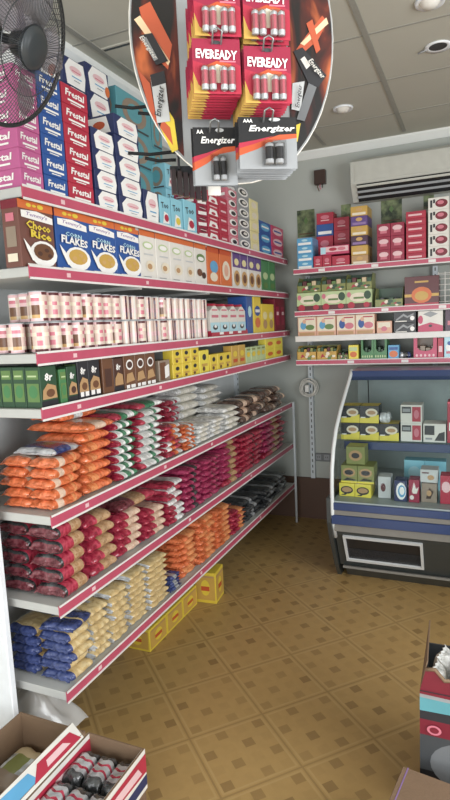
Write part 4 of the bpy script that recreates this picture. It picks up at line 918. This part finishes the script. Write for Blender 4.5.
item('clear_wrapper', (b, ('seal', sl)), (along(391, 0, (0, 3.89, ct)), 3.89, ct+.002), 0, 'crumpled clear wrapper beside the upper cheese boxes', 'wrapper')
rwx = [('r', .55, .1, .95, .9, 'red'), ('r', .06, .55, .5, .9, 'ink'), ('r', .1, .62, .46, .8, 'grey'), ('e', .75, .5, .12, .24, 'rose')]
cblk(3.83, .9225, 400.5, 422, 405, 2, 1, 'red_white_box', 'box', 'white and red box', 'offwhite', rwx, where='beside the cheese boxes')
cblk(3.83, .9225, 423, 446, 424, 1, 1, 'black_white_box', 'box', 'white box with black print on the fridge glass shelf', 'offwhite', [('r', .06, .4, .5, .9, 'ink'), ('p', [(.5, .1), (.95, .1), (.95, .6), (.7, .5)], 'ink'), ('r', .1, .15, .4, .25, 'grey')])
cblk(3.83, .9225, 447, 466, 402, 1, 1, 'red_box', 'box', 'tall red box at the frame edge on the fridge shelf', 'red', [('r', .1, .3, .5, .5, 'white')])
# lower deck
DZ = .6005
dt = cblk(3.58, DZ, 339, 371, 484, 1, 2, 'cheese_box', 'box', 'bright yellow cheese box, front row on the deck', 'lemon', [('e', .5, .5, .4, .3, 'ink'), ('e', .5, .52, .32, .2, 'tan'), ('p', [(.1, .1), (.4, .1), (.7, .4)], 'ink')], .16, top='yellow', group='bright yellow deck boxes', unit='of two,')
dt2 = cblk(3.60, dt+.001, 341, 374, 466, 1, 2, 'cheese_box', 'box', 'olive cheese box on the bright yellow ones', 'olive', [('e', .5, .6, .4, .26, 'tan'), ('e', .5, .6, .28, .15, 'ink'), ('p', [(.1, .1), (.4, .3), (.8, .1), (.9, .2)], 'ink'), ('r', 0, 0, 1, .1, 'lemon')], .15, top='olive', group='olive cheese boxes', unit='of two,')
cblk(3.63, dt2+.001, 346, 365, 447, 1, 1, 'cheese_box', 'box', 'single olive box topping the deck cheese boxes', 'olive', [('e', .5, .5, .36, .3, 'tan'), ('e', .5, .5, .22, .16, 'ink')], .12, top='olive')
cblk(3.60, DZ, 378, 391, 477, 1, 1, 'grey_pack', 'box', 'narrow grey box beside the olive boxes in the fridge', 'lightgrey', [('e', .4, .5, .2, .2, 'maroon')], .1)
cblk(3.56, DZ, 394, 407, 481, 1, 1, 'round_logo_box', 'box', 'dark blue-white box with ring print on the fridge deck', 'navy', [('e', .55, .5, .4, .42, 'white'), ('e', .6, .5, .3, .3, 'skyblue'), ('e', .62, .52, .2, .2, 'white')], .1)
cblk(3.56, DZ, 408.5, 419.5, 480, 1, 1, 'red_deck_box', 'box', 'dark red box with white leaf shape on the fridge deck', 'crimson', [('p', [(.3, .5), (.5, .9), (.7, .6), (.95, .7), (.75, .4), (.4, .4)], 'offwhite'), ('e', .3, .22, .2, .1, 'offwhite')], .1)
dt3 = cblk(3.58, DZ, 421, 437, 484, 1, 1, 'brown_deck_box', 'box', 'brown box under the small pale box in the fridge', 'greybrown', [('p', [(.3, .2), (.5, .8), (.8, .6), (.6, .2)], 'darkbrown'), ('e', .5, .5, .16, .16, 'tan')], .14)
cblk(3.60, dt3+.001, 420, 438, 470, 1, 1, 'pale_deck_box', 'box', 'small pale box lying on the brown box in the fridge', 'lightgrey', [('e', .6, .4, .2, .2, 'tan'), ('r', .1, .7, .5, .8, 'maroon')], .11)
cblk(3.58, DZ, 440, 455, 476, 1, 1, 'red_deck_box', 'box', 'red box at the frame edge on the fridge deck', 'red', [('e', .4, .6, .3, .2, 'palepink')], .1)
cblk(3.85, DZ, 404, 446, 461, 1, 2, 'rear_pack', 'packet', 'pale blue pack at the fridge rear', 'cyan', [('e', .5, .6, .3, .2, 'paleblue')], .1, group='rear packs in the fridge', unit='of two,')

# ------------------------------------------------------------------ hanging battery display
BP = depth_pt(232, 35, 1.18)
brz = math.atan2(-BP.y, -BP.x)+math.radians(11)
BM = Matrix.Translation(BP) @ Matrix.Rotation(brz, 4, 'Z'); BI = BM.inverted()
def lp(px, py, x=0.0):
    """local (y, z) on the plane local x = const of the display"""
    o = BI @ EYE; d = (BI.to_3x3() @ (w_ + r_*((px-225)/FPX) - u_*((py-400)/FPX)))
    t = (x-o.x)/d.x; p = o+d*t
    return p.y, p.z
disp = empty('battery_display', BP, 'oval hanging battery display board with flame and battery pictures', 'display stand', rz=brz)
mat('board_grey', '8f9293', .5); mat('flame', 'c8502c', .4, coat=.3); mat('flare', 'ecc89a', .4, coat=.3)
def flame_nodes(nt, b):
    tc = nt.nodes.new('ShaderNodeTexCoord'); mp = nt.nodes.new('ShaderNodeMapping'); mp.inputs['Scale'].default_value = (1, 9, 3.2); mp.inputs['Rotation'].default_value = (.6, 0, 0)
    n = nt.nodes.new('ShaderNodeTexNoise'); n.inputs['Scale'].default_value = 1.7; n.inputs['Detail'].default_value = 3; n.inputs['Distortion'].default_value = .8
    nt.links.new(tc.outputs['Object'], mp.inputs[0]); nt.links.new(mp.outputs[0], n.inputs['Vector'])
    r = nt.nodes.new('ShaderNodeValToRGB'); e = r.color_ramp.elements
    e[0].position = .48; e[0].color = lin('1b191a'); e[1].position = .74; e[1].color = lin('d0622e'); k = e.new(.6); k.color = lin('5a1f18')
    nt.links.new(n.outputs['Fac'], r.inputs[0]); nt.links.new(r.outputs[0], b.inputs['Base Color']); b.inputs['Roughness'].default_value = .35
node_mat('print_dark', flame_nodes)
ya, _ = lp(130, 35); yb2, _ = lp(333, 35); zb = lp(232, 183)[1]
cy0 = (ya+yb2)/2; ea = (yb2-ya)/2; zc0 = lp(232, 35)[1]; eb = zc0-zb
def ellp(a0, a1, n, k=1.0): return [(cy0+ea*k*math.cos(a0+(a1-a0)*i/n), zc0+eb*k*math.sin(a0+(a1-a0)*i/n)) for i in range(n+1)]
f = MB(); f.prism(ellp(0, 2*PI, 47)[:-1], -.012, 0, 0, MATS['board_grey']); link('board', f.mesh(), disp)
f = MB(); f.tube([(-.004, y, z) for y, z in ellp(0, 2*PI, 48)[:-1]], .0022, 'offwhite', 6, True); link('rim', f.mesh(), disp)
yl_ = lp(178, 60)[0]; yr_ = lp(289, 60)[0]
def seg(side):
    ycut = yl_ if side < 0 else yr_
    c = (ycut-cy0)/ea; a = math.acos(max(-1, min(1, c)))
    return ellp(a, 2*PI-a, 20, .985) if side < 0 else ellp(-a, a, 20, .985)
for side in (-1, 1):
    f = MB(); F = Face(f, (.0006, 0, 0), (0, 1, 0), (0, 0, 1), 1, 1, .0005)
    F.poly(seg(side), 'print_dark' if False else MATS['print_dark'])
    P = lambda *pts: [lp(a, b) for a, b in pts]
    if side < 0:
        F.poly(P((139, 8), (150, 2), (172, 45), (168, 70), (150, 52)), MATS['flame'])
        F.poly(P((134, 20), (140, 16), (170, 62), (168, 66)), MATS['flare'])
        F.poly(P((138, 70), (150, 84), (158, 128), (150, 112)), MATS['flame'])
        F.poly(P((168, 110), (174, 120), (178, 150), (172, 153), (160, 128)), 'yellow')
        F.poly(P((162, 120), (170, 128), (173, 146), (160, 128)), MATS['flame'])
        F.poly(P((140, 36), (152, 34), (168, 62), (156, 66)), 'ink')
        F.poly(P((142, 40), (146, 38), (158, 60), (154, 62)), 'grey')
        F.poly(P((150, 76), (164, 72), (170, 122), (157, 124)), 'lightgrey')
        F.poly(P((150, 76), (164, 72), (166, 84), (152, 88)), 'ink')
    else:
        F.poly(P((296, 50), (306, 36), (322, 16), (327, 22), (318, 40), (300, 56)), MATS['flame'])
        F.poly(P((300, 44), (326, 18), (328, 24), (304, 46)), MATS['flare'])
        F.poly(P((306, 24), (312, 20), (320, 50), (316, 54)), MATS['flame'])
        F.poly(P((293, 52), (302, 48), (326, 76), (318, 88), (308, 84)), 'ink')
        F.poly(P((300, 60), (304, 57), (310, 66), (306, 70)), 'offwhite')
        F.poly(P((292, 84), (304, 82), (300, 112), (291, 110)), 'lightgrey')
        F.poly(P((308, 84), (316, 88), (304, 122), (296, 120)), 'midgrey')
        F.poly(P((290, 128), (300, 124), (297, 142), (290, 148)), 'yellow')
    pn = link('printed_panel', f.mesh(), disp)
    for (px, py, wl_, hl_, kl_, rot_) in (((160, 103, .06, .017, 'ink', 80), (148, 50, .05, .012, 'offwhite', -56)) if side < 0 else ((315, 71, .046, .014, 'offwhite', -50), (298, 98, .046, .012, 'ink', 80))):
        f = MB(); F = Face(f, (.0006, 0, 0), (0, 1, 0), (0, 0, 1), 1, 1, .0005); F.k = 17
        (y, z) = lp(px, py); F.text('Energizer', y, z, wl_, hl_, kl_, .2, math.radians(rot_)); link('lettering', f.mesh(), pn)
f = MB(); f.tube([(-.006, cy0-.06, zc0+eb*.9), (-.006, cy0-.06, ZC-BP.z)], .004, MATS['wire']); f.tube([(-.006, cy0+.06, zc0+eb*.9), (-.006, cy0+.06, ZC-BP.z)], .004, MATS['wire']); link('hanger', f.mesh(), disp)

def battery_mesh(h, r, body, tilt=0):
    mb = MB(); mb.lathe([(0, 0), (r*.9, 0), (r, .001), (r, h*.2), (r, h*.8), (r, h*.93), (r*.5, h*.94), (r*.42, h), (0, h)], body, 14, mats=['silver', 'silver', 'silver', body, 'silver', 'silver', 'silver', 'silver'])
    return mb.mesh('battery')
def card_mesh(wd, ht, kind):
    """hang card; origin at its top middle, hanging down, facing +x"""
    mb = MB(); mb.box(-.0008, 0, -wd/2, wd/2, -ht, 0, 'crimson' if kind == 'ev' else 'black')
    F = Face(mb, (.0003, -wd/2, -ht), (0, 1, 0), (0, 0, 1), wd, ht, .0002)
    lets = []
    def word(*a):
        G = MB(); L = Face(G, (.0003, -wd/2, -ht), (0, 1, 0), (0, 0, 1), wd, ht, .0002); L.k = 9; L.text(*a); lets.append(G.mesh('lettering'))
    if kind == 'ev':
        F.poly([(0, 0), (1, 0), (1, .52), (.8, .6), (.4, .5), (0, .6)], 'red'); F.poly([(0, 0), (.34, 0), (.1, .16), (0, .4)], 'gold'); F.poly([(.3, .25), (.75, .2), (.8, .55), (.5, .6), (.25, .5)], 'deeporange'); F.poly([(.38, .2), (.66, .2), (.64, .5), (.5, .54), (.36, .46)], 'cream'); F.ell(.5, .93, .1, .035, 'darkgrey')
        word('EVEREADY', .5, .71, .86, .17, 'white', 0, -.03, .03); F.rect(.56, .575, .9, .605, 'rose')
    else:
        F.poly([(0, 0), (1, 0), (1, .62), (.6, .56), (0, .5)], 'grey'); F.poly([(0, .44), (.3, .52), (.7, .66), (1, .68), (1, .6), (.6, .54), (.3, .38), (0, .26)], 'deeporange'); F.poly([(0, .5), (.3, .56), (.6, .64), (.3, .5), (0, .4)], 'red'); F.ell(.62, .95, .1, .035, 'lightgrey')
        word('Energizer', .57, .76, .8, .15, 'white', .25, 0, .025); word('AA' if wd < ht else 'AAA', .16, .92, .16, .07, 'white', 0, 0, .02)
    return mb.mesh('card'), lets
def blister_mesh(y0, y1, z0, z1, dp):
    mb = MB(); e = .003
    mb.raw([(0.0012, y0, z0), (.0012, y1, z0), (.0012, y1, z1), (.0012, y0, z1), (dp, y0+e, z0+e), (dp, y1-e, z0+e), (dp, y1-e, z1-e), (dp, y0+e, z1-e)], [(4, 5, 6, 7), (0, 1, 5, 4), (1, 2, 6, 5), (2, 3, 7, 6), (3, 0, 4, 7)], MATS['blister'])
    return mb.mesh('blister')
def hook(y, z, length):
    f = MB(); f.tube([(0, y-.008, z), (length, y-.008, z-.002), (length+.014, y-.008, z+.012), (length+.016, y, z+.016), (length+.014, y+.008, z+.012), (length, y+.008, z-.002), (0, y+.008, z)], .0018, MATS['wire'], 6)
    link('hook', f.mesh(), disp)
mat('prong_black', '1a1b1d', .7, spec=.2); DPT = .15; mat('battery_red', 'b04a58', .35, coat=.4); bcol = MATS['battery_red']
def hang(pxc, pytop, pxw, pxh, x, n, kind, where, row, full=1):
    (yc, zt) = lp(pxc, pytop, x); wd = abs(lp(pxc+pxw/2, pytop, x)[0]-lp(pxc-pxw/2, pytop, x)[0]); ht = zt-lp(pxc, pytop+pxh, x)[1]
    card, let = card_mesh(wd, ht, kind)
    step = x/max(n, 1)*.92 if kind == 'ev' else .013
    hook(yc, zt-ht*.07, x+.004)
    if kind == 'ev':
        bm_ = battery_mesh(ht*.42, wd*.075, bcol); ys = (-.27, -.11, .13, .29); zb_ = -ht*.95
        bls = [blister_mesh(-wd*.37, -wd*.02, -ht*.97, -ht*.5, wd*.15), blister_mesh(wd*.04, wd*.39, -ht*.97, -ht*.5, wd*.15)]
    else:
        bm_ = battery_mesh(ht*.4, wd*.07, 'ink'); ys = (.0, .17); zb_ = -ht*.92
        bls = [blister_mesh(-wd*.12, wd*.3, -ht*.96, -ht*.46, wd*.17)]
    for i in range(n):
        p = BM @ Vector((x-i*step, yc+RND.uniform(-.0015, .0015), zt+RND.uniform(-.001, .001)))
        fr = i == 0
        nm = 'battery pack'
        lab = (f'front {"red" if kind=="ev" else "black and grey"} battery pack, {where}' if fr else f'{"red" if kind=="ev" else "grey"} battery pack, {ORD[i]} behind the front, {where}')
        o = link('battery_pack', card, None, p, brz+RND.uniform(-.02, .02)); tag(o, lab, 'battery pack', f'battery packs on the {where}')
        if i < full:
            for l_ in let: link('lettering', l_, o)
        for b_ in bls: link('blister', b_, o)
        for yy in ys: link('battery', bm_, o, (wd*.08, wd*yy, zb_))
hang(216, 39, 48, 55, DPT, 11, 'ev', 'lower hook, shelf side', 2)
hang(266.5, 46, 47, 57, DPT, 11, 'ev', 'lower hook, air-conditioner side', 2)
hang(215, -22, 47, 58, DPT, 8, 'ev', 'upper hook, shelf side', 1)
hang(266, -18, 47, 58, DPT, 8, 'ev', 'upper hook, air-conditioner side', 1)
hang(213.5, 127, 43, 58, .10, 2, 'en', 'lowest hook, single-width pack', 3)
hang(267, 117, 58, 52, .15, 7, 'en', 'lowest hook, wide stack', 3)
for (a, b, c, d_) in ((115, 106, 150, 106), (138, 113, 162, 111), (128, 153, 172, 152), (145, 158, 172, 160)):
    p = lp(a, b, -.03); q = lp(c, d_, -.03); f = MB(); f.tube([(-.03, *p), (-.03, (p[0]+q[0])/2, (p[1]+q[1])/2-.004), (-.03, *q), (-.03, lp(176, d_, -.03)[0], q[1])], .0035, MATS['prong_black'], 8)
    link('side_prong', f.mesh(), disp)
f = MB(); p = lp(172, 60, -.03); q = lp(180, 170, -.03); f.box(-.035, -.022, p[0], q[0], q[1], p[1], MATS['blackplastic']); link('spine', f.mesh(), disp)
f = MB(); p = lp(170, 166, -.03); q = lp(215, 176, -.03); f.box(-.045, -.03, p[0], q[0], q[1], p[1], MATS['blackplastic']); link('pouch_bar', f.mesh(), disp)
mat('pouch_dark0', '2b2022', .6); mat('pouch_dark', '2b2022', .35, coat=.4)
pm = MB(); wq = abs(lp(206, 180, -.03)[0]-lp(170, 180, -.03)[0])/6
pm.prism([(-wq*.46, 0), (-wq*.36, .006), (wq*.36, .006), (wq*.46, 0), (wq*.36, -.006), (-wq*.36, -.006)], -.05, 0, 2, MATS['pouch_dark'])
pmm = pm.mesh('pouch'); pmm.transform(Matrix.Rotation(PI/2, 4, 'Z'))
for i in range(6):
    (y, z) = lp(173+6*i, 171+1.4*i, -.03)
    o = link('dark_pouch', pmm, None, BM @ Vector((-.0225, y, z)), brz); tag(o, f'dark brown pouch hanging under the display, {ORD[i]} of six from the prongs', 'pouch', 'dark pouches under the battery display')
(y, z) = lp(214, 184, -.03); f = MB(); f.box(-.001, 0, -.014, .014, -.036, 0, 'offwhite'); o = f.obj('price_card', None, BM @ Vector((-.0285, y, z+.012)), brz); tag(o, 'small white card hanging beside the dark pouches', 'card')

# ------------------------------------------------------------------ fan
FP = depth_pt(16, 42, 1.48)
cdir = (EYE-FP).normalized(); side = (r_*.95 - u_*.33); side = (side-cdir*side.dot(cdir)).normalized()
ax_ = (cdir*math.cos(math.radians(52))+side*math.sin(math.radians(52))).normalized()
fan = empty('fan', FP, 'grey caged fan hanging above the open end of the shelves', 'fan')
q = ax_.to_track_quat('Z', 'Y'); FM = q.to_matrix().to_4x4()
def fpart(mb, name, parent=None):
    me = mb.mesh(name); me.transform(FM); return link(name, me, parent or fan)
RF = .203
mat('fan_wire', '4a4e52', .35, .3); mat('fan_ring', '2a2d30', .4)
f = MB(); f.tube([(RF*math.cos(2*PI*i/60), RF*math.sin(2*PI*i/60), 0) for i in range(60)], .006, MATS['fan_ring'], 8, True); fpart(f, 'guard_ring')
for nm, zz, rin, n in (('front_grille', .056, .045, 96), ('rear_grille', -.095, .06, 84)):
    f = MB()
    for i in range(n):
        a = 2*PI*i/n; pts = []
        for t in (0, .12, .3, .55, 1):
            r = RF+(rin-RF)*t; z = zz*(1-(1-t)**2.6)
            pts.append((r*math.cos(a), r*math.sin(a), z))
        f.tube(pts, .0009, MATS['fan_wire'], 4)
    for t in (.55,):
        r = RF+(rin-RF)*t; z = zz*(1-(1-t)**2.6); f.tube([(r*math.cos(2*PI*i/40), r*math.sin(2*PI*i/40), z) for i in range(40)], .0014, MATS['fan_wire'], 4, True)
    fpart(f, nm)
f = MB(); f.lathe([(.048, .044), (.052, .052), (.05, .06), (.035, .068), (0, .07)], MATS['fancap'], 32); fpart(f, 'hub_cap')
f = MB(); f.lathe([(0, -.19), (.03, -.188), (.052, -.17), (.06, -.13), (.058, -.09), (.03, -.085)], MATS['blackplastic'], 24); f.lathe([(.012, -.09), (.012, .05), (.035, .05), (.035, .02), (.03, 0)], MATS['blackplastic'], 16); fpart(f, 'motor')
for k in range(5):
    f = MB(); n = 10; m_ = 4; grid = []
    for i in range(n+1):
        t = i/n; r = .03+(RF*.86-.03)*t; wdth = .35+.5*math.sin(PI*min(1, t*.75+.12))
        for j in range(m_+1):
            s = j/m_-.5; a = 2*PI*k/5+wdth*s+.35*t; grid.append((r*math.cos(a), r*math.sin(a), .012-.05*s*(1-.3*t)))
    fs = [(i*(m_+1)+j, i*(m_+1)+j+1, (i+1)*(m_+1)+j+1, (i+1)*(m_+1)+j) for i in range(n) for j in range(m_)]
    top = [(x, y, z+.001) for x, y, z in grid]; f.raw(top, fs, MATS['fanblade'], True); fpart(f, 'blade')
f = MB(); base = FM @ Vector((0, 0, -.14)); f.tube([base, base+Vector((-.02, -.02, .05)), (base.x-.02, base.y-.02, ZC-FP.z-.02)], .012, MATS['blackplastic'], 8); f.box(base.x-.07, base.x+.03, base.y-.07, base.y+.03, ZC-FP.z-.02, ZC-FP.z, MATS['blackplastic']); link('ceiling_bracket', f.mesh('b'), fan)

# ------------------------------------------------------------------ open cartons on the floor
def open_carton(name, x0, x1, y0, y1, z1, c, label, prints=None, zb0=.001):
    t = .006; f = MB(); f.box(x0, x1, y0, y1, zb0, zb0+.005, c); o = link(name, f.mesh(), None, (0, 0, 0)); tag(o, label, 'carton')
    for (a, b, cc, d) in ((x0, x0+t, y0, y1), (x1-t, x1, y0, y1), (x0+t, x1-t, y0, y0+t), (x0+t, x1-t, y1-t, y1)):
        f = MB(); f.box(a, b, cc, d, zb0+.005, z1, c); wl_ = link('side_wall', f.mesh(), o)
        if prints: prints(f, a, b, cc, d, wl_)
    return o
open_carton('open_carton', -1.60, -1.295, 1.02, 1.525, .29, MATS['carton'], 'plain brown open carton on the floor beside the printed carton')
def cprint(f, a, b, c, d, w):
    if b-a > .02: return
    g = MB()
    for sgn in (1, -1):
        xx = b if sgn > 0 else a
        F = Face(g, (xx+sgn*.0004, c if sgn > 0 else d, .13), (0, sgn, 0), (0, 0, 1), d-c, .15)
        F.rect(0, 0, 1, 1, 'offwhite'); F.poly([(0, .1), (1, .1), (1, .36), (0, .3)], 'navy'); F.poly([(0, .62), (1, .42), (1, .88), (0, .86)], 'red'); F.poly([(.06, .66), (.5, .58), (.46, .8), (.1, .82)], 'offwhite'); F.poly([(.6, .55), (.94, .52), (.9, .74), (.62, .76)], 'palepink')
        F.poly([(0, .36), (.4, .4), (.2, .52), (0, .5)], 'skyblue')
    link('print', g.mesh(), w)
open_carton('printed_carton', -1.288, -1.05, 1.02, 1.535, .28, MATS['carton'], 'red and white printed open carton holding foil packs, beside the plain one', cprint, .122)
f = MB(); f.raw([(-1.288, 1.05, .28), (-1.288, 1.52, .28), (-1.335, 1.50, .325), (-1.335, 1.06, .325), (-1.291, 1.05, .28), (-1.291, 1.52, .28), (-1.338, 1.50, .325), (-1.338, 1.06, .325)], [(3, 2, 1, 0), (4, 5, 6, 7), (0, 1, 5, 4), (1, 2, 6, 5), (2, 3, 7, 6), (3, 0, 4, 7)], MATS['carton'])
F = Face(f, Vector((-1.2876, 1.05, .2806)), (0, 1, 0), Vector((-.047, 0, .045)).normalized(), .47, .065, -.0006); 
F.n = Vector((.69, 0, .72)); F.step = .0006
F.rect(0.03, 0, .97, 1, 'offwhite'); F.poly([(.05, .2), (.5, .2), (.46, .8), (.1, .9)], 'skyblue'); F.poly([(.45, .15), (.95, .1), (.9, .75), (.55, .8)], 'red'); F.poly([(.6, .3), (.85, .3), (.8, .6), (.62, .6)], 'palepink')
o = link('flap', f.mesh(), bpy.data.objects['printed_carton'])
fb = [bag_kind(.145, .072, .062, [(-.6, 'film_dark'), (-.35, 'film_silver'), (-.1, 'film_crimson'), (.1, 'film_silver'), (.35, 'film_crimson'), (.6, 'film_silver'), (1, 'film_dark')], seed=s) for s in (1, 2, 3)]
for l in range(4):
    for r in range(3):
        for c in range(3):
            if l == 3 and r == 0: continue
            b_, s_ = fb[(l+r+c) % 3]
            zt = .008+.061*l
            if l < 2: continue
            o = item('foil_pack', (b_, ('seal', s_)), (-1.244+.0745*c, 1.06+.147*(r+1)+.005, .006+.061*l+.0015), PI/2+RND.uniform(-.04, .04), f'silver, navy and red foil pack in the printed carton, {["lower","upper"][l-2]} layer, {["near","middle","back"][r]} row, {ORD[c]} across', 'pack', 'foil packs in the printed carton')
f = MB(); f.box(-1.286, -1.052, 1.025, 1.53, .001, .12, MATS['carton_dark'], .002); tag(f.obj('closed_carton'), 'closed dark brown carton on the floor under the printed carton', 'carton')
tb = bag_kind(.2, .13, .06, [(-.5, 'greybrown'), (.5, 'film_clear'), (1, 'beige')], seed=8, label='olive')
for i in range(2):
    for l in range(3):
        item('food_bag', (tb[0], ('seal', tb[1])), (-1.515+.14*i, 1.505, .008+.061*l), PI/2+RND.uniform(-.05, .05), f'pale green packet in the plain carton, {height_word(l, 3)}, {["wall side","printed carton side"][i]}', 'bag', 'pale packets in the plain carton')
        item('food_bag', (tb[0], ('seal', tb[1])), (-1.515+.14*i, 1.285, .008+.061*l), PI/2+RND.uniform(-.05, .05), f'pale green packet in the plain carton, front row, {height_word(l, 3)}, {["wall side","printed carton side"][i]}', 'bag', 'pale packets in the plain carton')
# crumpled plastic sheet under the open end of the rack
n = 22; R = random.Random(11); g = []
for i in range(n+1):
    for j in range(n+1):
        u, v = i/n, j/n
        hgt = .19*math.sin(PI*min(1, u*.9+.08))**.6*math.sin(PI*(v*.85+.1))**.5
        g.append((-1.93+.36*u, 1.62+.26*v, .01+max(0, hgt*(1+.18*math.sin(9*u+6*v)+.12*math.sin(17*v-8*u)+R.uniform(-.05, .05)))))
f = MB(); f.raw(g, [(i*(n+1)+j, (i+1)*(n+1)+j, (i+1)*(n+1)+j+1, i*(n+1)+j+1) for i in range(n) for j in range(n)], MATS['sheet'], True); tag(f.obj('plastic_sheet'), 'crumpled grey plastic sheet on the floor under the open end of the rack', 'plastic sheet')

# printed carton full of white packs and the brown carton before it
c0 = on(420, 766, 1, 1.93); zt_ = on(420, 690, 1, 1.93).z
dx0 = c0.x
f = MB(); f.box(dx0, dx0+.34, 1.93, 1.936, .001, zt_, 'darkgrey'); f.box(dx0, dx0+.34, 2.244, 2.25, .001, zt_, 'darkgrey')
f.box(dx0, dx0+.006, 1.936, 2.244, .001, zt_, 'darkgrey'); f.box(dx0+.334, dx0+.34, 1.936, 2.244, .001, zt_, 'darkgrey'); f.box(dx0+.006, dx0+.334, 1.936, 2.244, zt_-.145, zt_-.139, MATS['carton'])
F = Face(f, (dx0, 1.9296, 0), (1, 0, 0), (0, 0, 1), .34, zt_)
F.rect(.0, .0, 1, .34, 'black'); F.rect(0, .34, 1, .66, 'darkgrey'); F.ell(.46, .42, .36, .2, 'midgrey', 24); F.rect(0, .64, 1, .77, 'darkred'); F.rect(0, .77, 1, .84, 'ink'); F.poly([(0, .84), (1, .86), (1, .93), (0, .95)], 'teal'); F.poly([(0, .95), (1, .93), (1, .96), (0, .98)], 'grey'); F.poly([(0, .98), (1, .96), (1, 1), (0, 1)], 'darkred')
o = f.obj('powder_carton'); tag(o, 'red, blue and black printed carton on the floor with torn open top', 'carton')
g = MB(); F = Face(g, (dx0, 1.929, 0), (1, 0, 0), (0, 0, 1), .34, zt_); F.k = 11
F.text('CLO', .34, .22, .36, .07, 'midgrey'); F.ell(.14, .7, .07, .04, 'rose', 16); F.ell(.14, .7, .045, .025, 'darkred', 16); link('lettering', g.mesh(), o)
f = MB(); pts = [(0, 0), (.34, 0), (.34, .03), (.26, .05), (.2, .035), (.13, .06), (.08, .05), (.05, .085), (.02, .08)]
f.prism([(dx0+a, zt_+b) for a, b in pts], 1.931, 1.936, 1, 'darkred'); link('torn_front', f.mesh(), o)
f = MB(); f.tube([(dx0+a, 1.932, zt_+b) for a, b in pts[2:]], .007, MATS['carton'], 6); link('torn_edge', f.mesh(), o)
f = MB(); f.raw([(dx0, 1.94, zt_), (dx0, 2.24, zt_), (dx0+.012, 2.2, zt_+.12), (dx0+.022, 1.95, zt_+.10), (dx0+.004, 1.94, zt_), (dx0+.004, 2.24, zt_), (dx0+.016, 2.2, zt_+.12), (dx0+.026, 1.95, zt_+.10)], [(0, 1, 2, 3), (7, 6, 5, 4), (0, 3, 7, 4), (1, 5, 6, 2), (2, 6, 7, 3)], MATS['carton']); link('torn_side', f.mesh(), o)
wb_ = [bag_kind(.2+.012*(seed_ - 21), .1, .062, [(1, 'film_white')], seed=seed_) for seed_ in (21, 22, 23)]
for i in range(6):
    b_, s_ = wb_[i % 3]; rw, cl = divmod(i, 3)
    ob = item('white_packet', (b_, ('seal', s_)), (0, 0, 0), 0, f'crumpled white packet sticking out of the printed carton, {"front" if rw == 0 else "rear"} row, {ORD[cl]} from its torn side', 'packet', 'white packets in the printed carton')
    ob.rotation_euler = (0, PI/2, .25*(cl-1)); ob.location = (dx0+.022+.078*cl+.02*rw, 1.99+.11*rw, zt_-.1385)
f = MB(); f.box(0, .6, -.62, 0, .001, .2, MATS['carton'], .002); o = f.obj('brown_carton', None, (on(403, 766, 2, .2).x, on(403, 766, 2, .2).y, 0), math.radians(-9)); tag(o, 'closed brown carton on the floor before the printed carton', 'carton')
f = MB(); f.box(.0, .6, -.34, -.29, .2003, .2012, 'tan'); f.box(.016, .02, -.62, 0, .2003, .201, 'violet'); link('tape', f.mesh(), o)

# ------------------------------------------------------------------ light
wd_ = bpy.data.worlds.new('sky'); scene.world = wd_; wd_.use_nodes = True
bg = wd_.node_tree.nodes['Background']; bg.inputs[0].default_value = (.80, .9, 1, 1); bg.inputs[1].default_value = .45
def area(name, loc, tgt, sx, sy, e, col):
    l = bpy.data.lights.new(name, 'AREA'); l.shape = 'RECTANGLE'; l.size = sx; l.size_y = sy; l.energy = e; l.color = col
    o = bpy.data.objects.new(name, l); C.objects.link(o); o.location = loc
    o.rotation_euler = (Vector(tgt)-Vector(loc)).to_track_quat('-Z', 'Y').to_euler(); return o
area('window_daylight', (XR-.02, .9, 1.65), (-1.5, 2.3, 1.1), 2.6, 1.9, 105, (.97, .99, 1))
area('shopfront_daylight', (-.45, YS-.05, 1.35), (-.9, 3, 1.3), 2.9, 2.4, 75, (.95, .98, 1))
area('ceiling_fill', (-.5, YS-.7, .15), (-.6, 2.4, 3.1), 3, 1.2, 45, (1, .97, .9))  # added fill lamp, aimed upwards to brighten the ceiling
scene.view_settings.view_transform = 'Standard'; scene.view_settings.look = 'None'; scene.view_settings.gamma = 1; scene.view_settings.use_curve_mapping = False
scene.view_settings.exposure = 0.4
